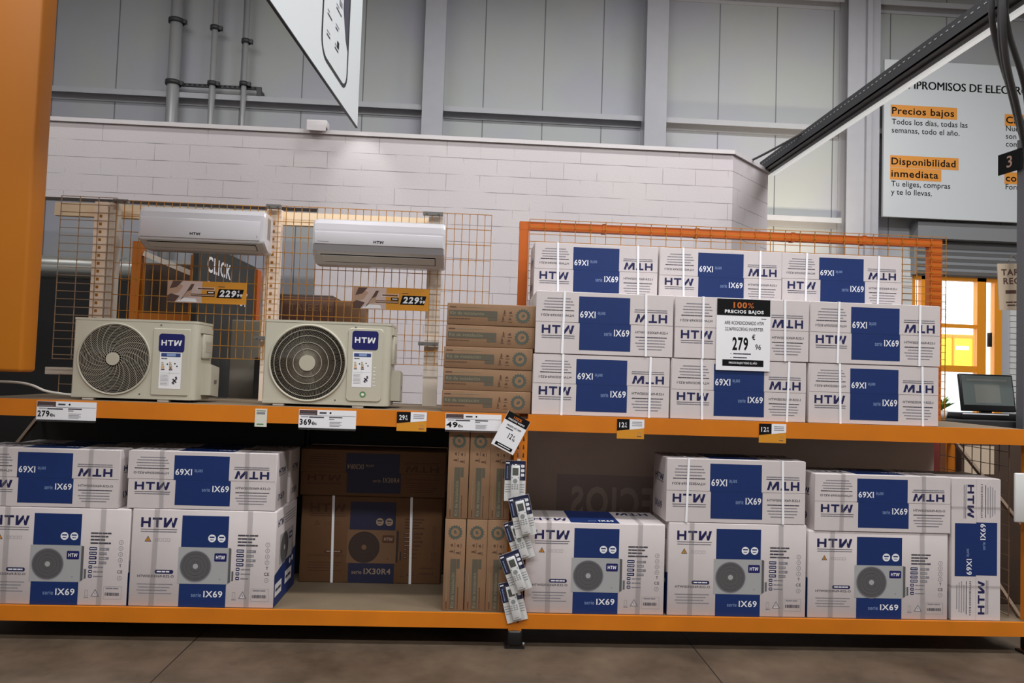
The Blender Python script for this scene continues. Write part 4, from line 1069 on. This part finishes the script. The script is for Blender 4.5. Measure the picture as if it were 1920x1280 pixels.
    c = Part(); c.rbox(x1-.004, d*.30, zb+.26, x1+.016, d*.88, zb+h-.075, 'ac_beige', .006); c.box(x1+.0162, d*.42, zb+.30, x1+.017, d*.80, zb+h-.12, 'grille_dark'); c.build('terminal_cover', t)
    c = Part(); c.prism([(d*.22, zb+h-.070), (d*.90, zb+h-.070), (d*.90, zb+h-.040), (d*.22, zb+h-.03)], 'x', x1-.002, x1+.012, 'ac_beige'); c.build('grip', t)
    for sx, sz in ((x0+.21, zb+.028), (x1-.33, zb+.028), (x1-.22, zb+h-.03)): Part().cyl((sx, -.003, sz), (sx, .001, sz), .005, 'clamp_steel', 10).build('screw', t)
ZU = SU
def U1x(x): return x+2.085
t = thing('outdoor_unit', 'beige outdoor air conditioning unit with swirl fan grille at left of shelf', 'air conditioner', (-2.085, 0.12, ZU))
outdoor_unit(t, 0.742, 0.275, 0.488, U1x(-2.207), 1.670-ZU, 0.213, 1, (U1x(-1.978), 0.040, U1x(-1.752), 0.455), (U1x(-1.940), 1.722-ZU, U1x(-1.785), 1.836-ZU), (U1x(-1.930), 1.497-ZU, U1x(-1.797), 1.726-ZU))
def U2x(x): return x+0.912
t = thing('outdoor_unit', 'cream outdoor air conditioning unit with ringed fan grille beside kit boxes', 'air conditioner', (-0.912, 0.12, ZU))
outdoor_unit(t, 0.78, 0.30, 0.518, U2x(-1.029), 1.685-ZU, 0.230, 2, (U2x(-0.788), 0.040, U2x(-0.566), 0.500), (U2x(-0.760), 1.778-ZU, U2x(-0.598), 1.897-ZU), (U2x(-0.752), 1.545-ZU, U2x(-0.632), 1.765-ZU))
pts = [(-2.462, 0.18, SU+.022), (-2.54, 0.17, SU+.03), (-2.63, 0.16, SU+.045), (-2.70, 0.15, SU+.075), (-2.78, 0.15, SU+.09), (-2.90, 0.15, SU+.093), (-3.2, 0.15, SU+.09)]
def smooth(pts, k=6):
    P = [Vector(p) for p in pts]; out = []
    for i in range(len(P)-1):
        a, b, c, d = P[max(i-1, 0)], P[i], P[i+1], P[min(i+2, len(P)-1)]
        for j in range(k):
            t_ = j/k; out.append(0.5*((2*b)+(c-a)*t_+(2*a-5*b+4*c-d)*t_*t_+(3*b-a-3*c+d)*t_**3))
    out.append(P[-1]); return out
tag(Part().tube(smooth(pts), 0.008, 'cable_white', 8).build('power_cable'), 'white power cable leading left from the first outdoor unit', 'cable')

# ------------------------------------------------------------------ wall units hung on the mesh
def loft_body(p, prof, w_, m, ends=((0.0, 0.90), (0.010, 0.975), (0.030, 1.0)), c=None):
    cy = sum(a for a, b in prof)/len(prof); cz = sum(b for a, b in prof)/len(prof); secs = []
    for e, s in ends: secs.append((-w_/2+e, s))
    for e, s in ends[::-1]: secs.append((w_/2-e, s))
    n = len(prof); o = len(p.v)
    v = []
    for x, s in secs:
        for a, b in prof: v.append((x, max(a-cy, -9)*s+cy if a < 0.195 else a, (b-cz)*s+cz))
    f = []
    for i in range(len(secs)-1):
        for k in range(n): l = (k+1) % n; f.append((i*n+k, i*n+l, (i+1)*n+l, (i+1)*n+k))
    f.append(tuple(range(n))); f.append(tuple((len(secs)-1)*n+k for k in range(n))[::-1])
    p.addmesh(v, f, m)
def wall_unit(t, w_, h, kind):
    D = 0.2
    if kind == 1: prof = [(D, 0.0), (D, h), (0.035, h), (0.012, h-.010), (0.002, h-.035), (0.0, h-.07), (0.0, .066), (0.004, .054), (0.014, .046), (0.10, .004), (0.12, 0.0)]
    else: prof = [(D, 0.0), (D, h), (0.06, h), (0.025, h-.012), (0.006, h-.04), (0.0, h-.08), (0.0, .125), (0.006, .085), (0.022, .066), (0.10, .004), (0.12, 0.0)]
    b = Part(); loft_body(b, prof, w_, 'split_white'); b.build('casing', t)
    f = Part()
    zt, zb = (h-.075, .070) if kind == 1 else (h-.095, .128)
    f.rbox(-w_/2+.012, -.006, zb, w_/2-(.03 if kind == 1 else .012), .003, zt, 'split_white', .0028, 2); f.build('front_cover', t)
    q = Print()
    if kind == 1: q.logo(-.075, zb+.022, .07, .017, 'ink_black', 1); q.rect(w_/2-.05, zb+.02, w_/2-.046, zb+.032, 'print_grey', 1)
    else: q.logo(-.035, zb+.015, .068, .018, 'ink_black', 1); q.disc(-w_/2+.04, zb+.016, .0035, 'print_grey', 1, 10); q.rect(-w_/2+.045, zb+.0148, -w_/2+.11, zb+.017, 'print_grey', 1)
    Part().art(q, (0, -.0062, 0), FX, FZ).build('logo', t)
    if kind == 2:
        s = Part(); s.prism([(-.003, .126), (.0035, .082), (.006, .082), (.002, .126)], 'x', -w_/2+.006, w_/2-.006, 'split_grey'); s.build('trim_strip', t)
    # louvre on the slanted underside
    a = Vector((0, prof[8][0], prof[8][1])); e = Vector((0, prof[9][0], prof[9][1])); dn = (e-a); L = dn.length; dn.normalize(); nm = Vector((0, -dn.z, dn.y))
    if nm.y > 0 or nm.z > 0: nm = -nm
    def slab(x0, x1, s0, s1, h0, h1, m, name):
        v = []
        for hh in (h0, h1):
            for x, s in ((x0, s0), (x1, s0), (x1, s1), (x0, s1)):
                P = a + dn*(s*L) + nm*hh; v.append((x, P.y, P.z))
        p = Part(); p.addmesh(v, [(3, 2, 1, 0), (4, 5, 6, 7), (0, 1, 5, 4), (1, 2, 6, 5), (2, 3, 7, 6), (3, 0, 4, 7)], m); return p.build(name, t)
    xl, xr = -w_/2+.05, w_/2-.06
    slab(xl, xr, .02, .10, -.001, .0008, 'ink_black', 'air_slot'); slab(xl+.02, xr-.0, .70, .75, -.001, .0008, 'ink_black', 'air_slot')
    slab(xl+.012, xr-.008, .11, .69, -.001, .003, 'split_under', 'louvre')
    slab(xr-.004, xr, .10, .70, -.001, .0009, 'ink_black', 'slot_end')
    if kind == 1:
        g = Part(); g.box(w_/2-.030, .05, .12, w_/2-.0052+.002, .145, .24, 'grille_dark')
        g = Part()
        for k in range(12): g.box(w_/2-.004, .07, .10+k*.0115, w_/2+.0015, .14, .107+k*.0115, 'split_grey')
        g.box(w_/2-.003, .068, .095, w_/2+.0005, .142, .243, 'grille_dark'); g.build('side_grille', t)
    Part().box(-w_/2*.7, D, .02, w_/2*.7, D+.008, h-.03, 'clamp_steel').build('mounting_plate', t)
t = thing('wall_unit', 'white indoor air conditioner with rounded end hung on mesh, left of two', 'air conditioner', (-1.838, 0.445, 2.420)); wall_unit(t, 0.825, 0.276, 1)
t = thing('wall_unit', 'white indoor air conditioner with grey lower strip hung on mesh, right of two', 'air conditioner', (-0.664, 0.445, 2.362)); wall_unit(t, 0.885, 0.308, 2)

# ------------------------------------------------------------------ price signs
def offer_sign(x0, x1, z0, z1, lab, seed):
    w_, h = x1-x0, z1-z0
    t = thing('offer_sign', lab, 'price sign', (x0, MY-.022, z0), group='orange offer signs on the mesh')
    Part().box(0, 0, 0, w_, .003, h, 'tag_yellow').build('board', t)
    q = Print()
    q.rect(.002, .002, .40*w_, h-.002, 'sign_pink', 1); q.poly([(.40*w_, .002), (.44*w_, .002), (.43*w_, h*.6), (.44*w_, h-.002), (.40*w_, h-.002)], 'sign_pink', 1)
    q.poly([(.002, .30*h), (.14*w_, .45*h), (.20*w_, .75*h), (.10*w_, .98*h), (.002, .98*h)], 'sign_tan', 2)
    q.poly([(.03*w_, .62*h), (.12*w_, .70*h), (.19*w_, .98*h), (.07*w_, .98*h)], 'sign_brown', 3); q.poly([(.002, .02*h), (.10*w_, .02*h), (.16*w_, .30*h), (.05*w_, .40*h), (.002, .30*h)], 'sign_brown', 3)
    q.poly([(.16*w_, .06*h), (.30*w_, .55*h), (.34*w_, .86*h), (.30*w_, .86*h), (.25*w_, .55*h)], 'sign_brown', 3); q.poly([(.12*w_, .05*h), (.38*w_, .05*h), (.36*w_, .20*h), (.2*w_, .22*h)], 'paper_white', 3)
    q.poly([(.2*w_, .25*h), (.29*w_, .30*h), (.31*w_, .60*h), (.25*w_, .5*h)], 'sign_tan', 4)
    q.frame(.37*w_, .60*h, .60*w_, .73*h, .0022, 'paper_white', 4); q.dash(.385*w_, .585*w_, .64*h, .05*h, 'sign_brown', 4, seed, .15)
    q.rect(.50*w_, .44*h, .60*w_, .56*h, 'ink_black', 4); q.dash(.515*w_, .585*w_, .48*h, .04*h, 'print_white', 5, 2, .1)
    q.rect(.30*w_, .31*h, .60*w_, .42*h, 'ink_black', 4); q.rect(.305*w_, .335*h, .595*w_, .395*h, 'sign_tan', 5)
    q.poly([(.62*w_, .27*h), (.935*w_, .27*h), (.965*w_, .68*h), (.65*w_, .68*h)], 'ink_black', 2)
    q.text('229', .655*w_, .34*h, .27*h, 'paper_white', 3, width=.205*w_, bold=.04, slant=.2); q.text('€', .885*w_, .53*h, .10*h, 'paper_white', 3, bold=.02); q.text('99', .875*w_, .345*h, .12*h, 'paper_white', 3, bold=.04, slant=.15, width=.07*w_)
    q.dash(.64*w_, .73*w_, .76*h, .03*h, 'sign_brown', 2, 4, .1)
    Part().art(q, (0, 0, 0), FX, FZ, .0004).build('printed_face', t)
offer_sign(-2.120, -1.582, 2.074, 2.226, 'orange 229,99 price sign on the mesh below the left wall unit', 3)
offer_sign(-0.853, -0.325, 2.076, 2.230, 'orange 229,99 price sign on the mesh below the right wall unit', 5)

def price_card():
    w_, h = .346, .452
    t = thing('price_card', 'large white 279 euro card with black header on the white cartons', 'price card', (1.519, .0125, 1.728), (R(-.6), R(.0), 0))
    Part().box(0, 0, 0, w_, .0018, h, 'paper_white').build('card', t)
    q = Print(); Y = lambda v: h*(1-v)
    q.rect(.002, Y(.235), w_-.002, h-.001, 'ink_black', 1)
    q.text('100', .31*w_, Y(.125), .075*h, 'tag_orange', 2, width=.25*w_, bold=.03); q.text('%', .575*w_, Y(.125), .07*h, 'tag_orange', 2, width=.11*w_, bold=0)
    q.text('PRECIOS BAJOS', .15*w_, Y(.20), .042*h, 'paper_white', 2, width=.72*w_, bold=.035)
    q.dash(.83*w_, .92*w_, Y(.275), .008*h, 'ink_black', 1, 1, .1)
    q.text('AIRE ACONDICIONADO HTW', .15*w_, Y(.36), .048*h, 'ink_black', 1, width=.73*w_, bold=.005); q.text('2236FRIGORÍAS INVERTER', .16*w_, Y(.445), .046*h, 'ink_black', 1, width=.71*w_, bold=.005)
    q.text('279', .30*w_, Y(.71), .165*h, 'ink_black', 1, width=.29*w_, bold=.03); q.text('€', .66*w_, Y(.565), .068*h, 'ink_black', 1, width=.06*w_, bold=.02); q.text('96', .725*w_, Y(.70), .07*h, 'ink_black', 1, width=.105*w_, bold=.005)
    for i in range(2): q.disc(.275*w_, Y(.768+.052*i), .008*w_, 'ink_black', 1, 8); q.dash(.32*w_, (.67-.1*i)*w_, Y(.775+.052*i), .017*h, 'print_ink', 1, i+3, .15)
    q.rect(.12*w_, Y(.94), .88*w_, Y(.85), 'ink_black', 1); q.text('PRECIOS BAJOS TODO EL AÑO', .24*w_, Y(.907), .025*h, 'paper_white', 2, width=.52*w_, bold=.02)
    Part().art(q, (0, 0, 0), FX, FZ, .0004).build('printed_face', t)
price_card()
def small_card():
    w_, h = .150, .226
    t = thing('price_card', 'small tilted white 12 euro card with black header above the remotes', 'price card', (.243, -.062, 1.303), (0, R(26.5), 0))
    p = Part().box(-w_/2, 0, -h/2, w_/2, .0018, h/2, 'paper_white'); p.build('card', t)
    q = Print(); Y = lambda v: h*(.5-v); X_ = lambda u: w_*(u-.5)
    q.rect(X_(0.01), Y(.24), X_(.99), Y(.0), 'ink_black', 1)
    q.text('100%', X_(.5), Y(.13), .07*h, 'tag_orange', 2, 'c', width=.36*w_, bold=.03); q.text('PRECIOS BAJOS', X_(.5), Y(.20), .04*h, 'paper_white', 2, 'c', width=.72*w_, bold=.035)
    q.text('MANDO A/C UNIV', X_(.22), Y(.37), .05*h, 'ink_black', 1, width=.62*w_, bold=.02); q.dash(X_(.22), X_(.55), Y(.44), .03*h, 'print_ink', 1, 2, .15)
    q.text('12', X_(.46), Y(.66), .14*h, 'ink_black', 1, width=.17*w_, bold=.02); q.text('€', X_(.66), Y(.58), .05*h, 'ink_black', 1); q.text('96', X_(.67), Y(.68), .07*h, 'ink_black', 1, width=.11*w_)
    q.rect(X_(.12), Y(.96), X_(.88), Y(.87), 'ink_black', 1); q.dash(X_(.24), X_(.78), Y(.925), .022*h, 'paper_white', 2, 4, .2)
    Part().art(q, (0, 0, 0), FX, FZ, .0004).build('printed_face', t)
    Part().cyl((.0, .0019, .09), (0, .055, .09), .004, 'clamp_steel', 8).build('peg', t)
small_card()
def shelf_label(x0, x1, z0, z1, price, lab):
    w_, h = x1-x0, z1-z0
    t = thing('shelf_label', lab, 'price label', (x0, -.0045, z0), group='white shelf edge price labels')
    p = Part(); p.box(0, 0, 0, w_, .004, h, 'paper_white'); p.box(0, -.001, -.012, w_, .0035, -.0002, 'clear_plastic'); p.build('label_holder', t)
    q = Print()
    q.rect(.003, .70*h, .32*w_, .985*h, 'sign_brown', 1); q.dash(.02*w_, .28*w_, .82*h, .05*h, 'print_ink', 2, 3, .1); q.dash(.03*w_, .30*w_, .73*h, .05*h, 'print_grey', 2, 4, .1)
    q.dash(.36*w_, .48*w_, .80*h, .09*h, 'print_ink', 1, 5, .1); q.disc(.55*w_, .85*h, .055*h, 'ink_black', 1, 12); q.rect(.32*w_, .685*h, w_-.003, .70*h, 'print_ink', 1)
    q.dash(.04*w_, .17*w_, .59*h, .04*h, 'print_grey', 1, 6, .15); q.dash(.18*w_, .44*w_, .56*h, .07*h, 'print_ink', 1, 7, .05); q.dash(.53*w_, .76*w_, .58*h, .06*h, 'print_ink', 1, 8, .05); q.dash(.53*w_, .62*w_, .48*h, .05*h, 'print_grey', 1, 9, .1)
    for i in range(4): q.dash(.54*w_, (.75-.03*(i % 2))*w_, (.33-.075*i)*h, .028*h, 'print_grey', 1, 12+i, .15)
    q.text(price, .02*w_, .17*h, .30*h, 'ink_black', 1, width=.20*w_, bold=.03); q.text('€', .225*w_, .17*h, .16*h, 'ink_black', 1, bold=.02); q.text('96', .265*w_, .17*h, .13*h, 'ink_black', 1, width=.05*w_, bold=.02)
    Part().art(q, (0, 0, 0), FX, FZ, .0004).build('printed_face', t)
shelf_label(-2.582, -2.237, 1.296, 1.405, '279', 'white 279 euro shelf label under the left outdoor unit')
shelf_label(-1.042, -.698, 1.293, 1.402, '369', 'white 369 euro shelf label under the right outdoor unit')
shelf_label(-.157, .186, 1.306, 1.405, '49', 'white 49 euro shelf label below the kit box stack')
def offer_tag(x0, x1, z0, z1, price, lab):
    w_, h = x1-x0, z1-z0
    t = thing('offer_tag', lab, 'price label', (x0, -.0045, z0), group='yellow and black offer tags on the shelf edge')
    Part().box(0, 0, 0, w_, .004, h, 'tag_yellow').build('tag_card', t)
    q = Print(); q.poly([(.0, .40*h), (.46*w_, .48*h), (.46*w_, h), (0, h)], 'ink_black', 1); q.poly([(.46*w_, .46*h), (w_, .56*h), (w_, h), (.46*w_, h)], 'paper_white', 1)
    q.text(price, .08*w_, .58*h, .24*h, 'paper_white', 2, width=.18*w_, bold=.02); q.text('€', .29*w_, .72*h, .10*h, 'paper_white', 2); q.text('96', .28*w_, .57*h, .10*h, 'paper_white', 2, width=.08*w_)
    for i in range(3): q.dash(.55*w_, .92*w_, (.84-.09*i)*h, .035*h, 'print_grey', 2, i, .1)
    q.dash(.74*w_, .92*w_, .12*h, .03*h, 'sign_brown', 1, 3); q.frame(.76*w_, .16*h, .90*w_, .34*h, .002, 'sign_tan', 1)
    Part().art(q, (0, 0, 0), FX, FZ, .0004).build('printed_face', t)
offer_tag(-.452, -.271, 1.290, 1.407, '29', 'yellow and black 29 euro tag between the white shelf labels')
offer_tag(.902, 1.072, 1.283, 1.404, '12', 'yellow and black 12 euro tag under the left carton column')
offer_tag(1.797, 1.970, 1.283, 1.402, '12', 'yellow and black 12 euro tag under the right half of the cartons')
t = thing('info_tag', 'small pale tag on the shelf edge between the two outdoor units', 'label', (-1.303, -.0045, 1.291))
Part().box(0, 0, 0, .071, .004, .107, 'paper_cream').build('tag_card', t)
q = Print(); q.rect(.008, .094, .063, .097, 'ink_black', 1); q.rect(.01, .075, .06, .088, 'print_grey', 1); q.dash(.012, .06, .012, .006, 'label_green', 1, 2)
Part().art(q, (0, 0, 0), FX, FZ, .0004).build('printed_face', t)

# ------------------------------------------------------------------ remote controls on a hanging strip
t = thing('clip_strip', 'clear hanging clip strip on the middle rack upright holding remote packs', 'hanging strip', (.300, -.010, .16))
Part().box(-.012, 0, 0, .012, .0012, 1.04, 'clear_plastic').build('strip', t)
for z in (.20, .40, .58, .73, .97): Part().box(-.010, -.005, z, .010, -.0002, z+.012, 'card_white').build('clip', t)
def remote_pack(x, y, z, rot, lab):
    w_, h = .128, .246
    t = thing('remote_control_pack', lab, 'remote control', (x, y, z), (0, R(rot), 0), 'hanging remote control packs')
    c = Part(); c.box(-w_/2, 0, -h/2, w_/2, .0012, h/2, 'card_white'); q = Print()
    q.rect(-w_/2+.001, .01*h, w_/2-.001, h/2-.001, 'card_blue', 1)
    for i in range(3): q.rrect(w_*.27, h*(.33-.11*i), w_*.43, h*(.40-.11*i), .004, 'print_white', 2)
    q.dash(-w_*.45, -w_*.28, h*.42, .008, 'print_white', 2, 3)
    q.T = (0, -1, 0, 1, 0, 0); q.dash(h*.05, h*.36, w_*.36, .006, 'print_pale', 2, 4); q.T = (1, 0, 0, 0, 1, 0)
    for i in range(4): q.dash(-w_*.46, -w_*.22, -h*(.10+.06*i), .004, 'print_grey', 2, 7+i); q.dash(w_*.24, w_*.46, -h*(.10+.06*i), .004, 'print_grey', 2, 17+i)
    c.art(q, (0, 0, 0), FX, FZ, .0003); c.build('backing_card', t)
    r = Part(); r.rbox(-.027, -.017, -.110, .027, -.0012, .095, 'remote_white', .006, 2); rm = r.build('remote', t)
    s = Part(); s.box(-.018, -.0176, .035, .018, -.0171, .080, 'remote_screen'); s.build('screen', rm)
    b = Part(); b.cyl((0, -.0185, .002), (0, -.017, .002), .0135, 'remote_button', 20)
    for sx in (-1, 1): b.rbox(sx*.019-.004, -.0182, .020, sx*.019+.004, -.017, .025, 'remote_button', .0005, 1)
    for i in range(3):
        for j in range(3): b.rbox(-.021+j*.0155, -.0182, -.024-i*.012, -.011+j*.0155, -.017, -.018-i*.012, 'remote_button', .0005, 1)
    b.build('buttons', rm)
    q = Print(); q.logo(-.011, -.099, .022, .005, 'ink_black', 1); Part().art(q, (0, -.0171, 0), FX, FZ, .0003).build('logo', rm)
    p = Part(); p.rbox(-.045, -.0215, -.116, .045, -.0004, .104, 'clear_plastic', .005, 2); p.build('blister', t)
remote_pack(.281, -.012, 1.008, 0, 'remote control pack hanging straight, topmost on the strip')
remote_pack(.332, -.036, .800, -14, 'remote control pack second from the top of the strip, tilted')
remote_pack(.318, -.012, .652, -20, 'remote control pack in the middle of the strip, tilted')
remote_pack(.300, -.036, .466, -22, 'remote control pack fourth down the strip, leaning right')
remote_pack(.294, -.012, .282, -15, 'remote control pack lowest on the strip near the orange beam')
t = thing('white_packet', 'glossy white packet hanging on the far right rack upright', 'packet', (3.515, -.022, .83))
p = Part(); p.rbox(-.068, 0, 0, .068, .02, .31, 'card_white', .008, 2); p.build('packet', t)
Part().cyl((0, .01, .31), (0, .01, .345), .003, 'clamp_steel', 6).build('hook', t)

# ------------------------------------------------------------------ cloth at the back of the lower right bay
def cloth():
    t = thing('backdrop_cloth', 'grey banner cloth hung backwards behind the lower right cartons', 'cloth', (0, 0, 0))
    x0, x1, z0, z1 = .36, 3.44, .205, 1.352; N, M = 90, 40
    def Yf(x, z):
        dg = (z-1.02)-(x-.62)*.95; e = math.exp(-(dg/.055)**2)
        return .80 + .018*e + .012*math.sin(x*2.1+z) + .006*math.sin(x*6+z*3)
    v = []; f = []; mm = []
    p = Part()
    vs_ = [(x0+(x1-x0)*i/N, z0+(z1-z0)*j/M) for j in range(M+1) for i in range(N+1)]
    lo = [tuple((j*(N+1)+i, j*(N+1)+i+1, (j+1)*(N+1)+i+1, (j+1)*(N+1)+i)) for j in range(M) for i in range(N)]
    vv = [(x, Yf(x, z), z) for x, z in vs_]
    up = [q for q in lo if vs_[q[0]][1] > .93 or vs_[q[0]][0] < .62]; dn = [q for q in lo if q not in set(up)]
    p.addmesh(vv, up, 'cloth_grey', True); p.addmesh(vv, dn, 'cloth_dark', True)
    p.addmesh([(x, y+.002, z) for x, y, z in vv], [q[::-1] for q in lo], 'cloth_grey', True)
    p.build('fabric', t)
    a = Part(); q = Print(); q.text('PRECIOS', 0, 0, .20, 'cloth_text', 0, width=.86, bold=.03)
    for v_, f_, m_, L in q.it: a.addmesh([(1.60-x, Yf(1.60-x, .655+z)-.002, .655+z) for x, z in v_], f_, m_)
    a.build('lettering', t)
cloth()

# ------------------------------------------------------------------ till area at the right
tag(Part().rbox(3.92, 1.5, 0, 5.6, 2.5, 1.40, 'black_matte', .01).build('till_counter'), 'dark high till counter behind the right end of the rack', 'counter')
t = thing('computer_monitor', 'black computer monitor with dim screen on the till counter', 'monitor', (4.69, 1.95, 1.40))
TILT = R(-9)
m = Part(); m.rbox(-.265, 0, 0, .265, .035, .34, 'plastic_black', .008); b = m.build('housing', t, (0.0, 0, .065), (TILT, 0, R(4)))
s = Part(); s.box(-.25, -.0012, .055, .25, 0, .325, 'screen_glow'); s.box(-.13, -.0018, .075, .12, -.0013, .245, 'screen_window'); s.box(-.20, -.0018, .275, .20, -.0013, .295, 'screen_window'); s.build('screen', b)
s = Part(); s.box(-.05, .045, 0.015, .05, .075, .25, 'plastic_black'); s.rbox(-.14, -.02, 0, .14, .15, .015, 'plastic_black', .005); s.build('stand', t)
t = thing('till_equipment', 'black till keyboard unit with pale front edge below the monitor', 'till', (4.42, 1.62, 1.40))
Part().rbox(-.22, 0, 0, .52, .22, .055, 'plastic_black', .01).build('till_body', t)
Part().box(-.21, -.004, .045, .20, 0, .055, 'print_white').build('front_edge', t)
t = thing('potted_plant', 'small leafy green plant in white pot beside the monitor', 'plant', (4.02, 1.62, 1.40))
p = Part(); p.cyl((0, 0, 0), (0, 0, .07), .038, 'pot_white', 20, .05); p.build('pot', t)
p = Part(); rnd = random.Random(5)
for i in range(26):
    a = rnd.uniform(0, 6.28); l = rnd.uniform(.05, .11); up = rnd.uniform(.04, .13); c, s_ = math.cos(a), math.sin(a); wv = .018
    p.addmesh([(0, 0, .07), (c*l*.5-s_*wv, s_*l*.5+c*wv, .07+up*.8), (c*l, s_*l, .07+up), (c*l*.5+s_*wv, s_*l*.5-c*wv, .07+up*.8)], [(0, 1, 2, 3)], 'leaf_green')
p.build('leaves', t)
t = thing('till_pole', 'slim grey pole rising from the till counter at the right edge', 'pole', (4.605, 1.42, 0))
p = Part(); p.box(-.04, -.04, 0, .04, .04, 3.79, 'pole_grey'); p.box(-.012, -.042, 0, .0, -.04, 3.79, 'shutter_grey'); p.build('shaft', t)
p = Part(); p.rbox(-.12, -.12, 0, .12, .07, .015, 'tray_dark', .005); p.build('base_plate', t)
t = thing('till_number_sign', 'black flag sign with the number 3 on the grey till pole', 'sign', (4.55, 1.385, 3.525), (0, 0, R(8)))
Part().box(-.012, 0, 0, 0, .23, .178, 'ink_black').build('sign_plate', t)
q = Print(); q.text('3', .07, .045, .095, 'sign_tan', 1, width=.055, bold=.01)
Part().art(q, (-.012, .21, 0), (0, -1, 0), FZ, .0006).build('number', t)
t = thing('gift_card_sign', 'brown hanging gift card sign beside the grey till pole', 'sign', (4.49, 1.56, 2.345), (0, R(-3), 0))
Part().box(0, 0, 0, .52, .008, .40, 'kraft_sign').build('board', t)
q = Print(); q.text('TARJETA', .03, .30, .05, 'sign_brown', 1, width=.34, bold=.03); q.text('REGALO', .045, .225, .05, 'sign_brown', 1, width=.32, bold=.03)
q.dash(.06, .40, .14, .03, 'sign_brown', 1, 3, .3); q.dash(.06, .36, .06, .012, 'sign_brown', 1, 5); q.dash(.07, .34, .035, .012, 'sign_brown', 1, 6)
Part().art(q, (0, 0, 0), FX, FZ, .0006).build('printed_face', t)
Part().tube([(.08, .004, .40), (.14, .004, .47), (.2, .004, .40)], .003, 'wire_dark', 6).build('hanging_wire', t)
CABLES = []
for dx, dy, dz, ex in ((0, 0, 0, 0), (-.05, .03, .10, .03), (.0, -.05, .16, .05), (-.03, -.06, -.06, -.005)):
    CABLES.append(((3.58+dx, .33+dy, 6.5), (3.61+dx, .36+dy, 5.2), (3.655+dx, .42+dy, 4.46+dz*.3), (3.80+dx*.6, .60+dy, 4.15+dz), (4.15+dx*.4+ex, .95+dy, 3.90+dz*.8), (4.545+ex, 1.365+dy*.2, 3.76+dz*.2), (4.585+ex*.4, 1.375, 3.60)))
t = thing('cable_bundle', 'bundle of thick grey cables dropping from above to the till pole', 'cables', (0, 0, 0))
for c in CABLES: Part().tube(smooth(c, 8), .022, 'cable_grey', 8).build('cable', t)
tag(Part().rbox(3.60, 1.10, 0, 3.80, 1.45, 1.32, 'red_dark', .008).build('red_locker'), 'dark red narrow cabinet seen below the shelf right of the cloth', 'cabinet')
t = thing('display_carton', 'brown display carton with pale front panel behind the end mesh', 'carton', (4.12, 1.08, 0))
Part().rbox(-.28, 0, 0, .30, .38, 1.26, 'dark_brown', .006).build('carton_body', t)
Part().box(-.26, -.003, 1.0, -.02, 0, 1.22, 'kraft_sign').build('front_label', t)
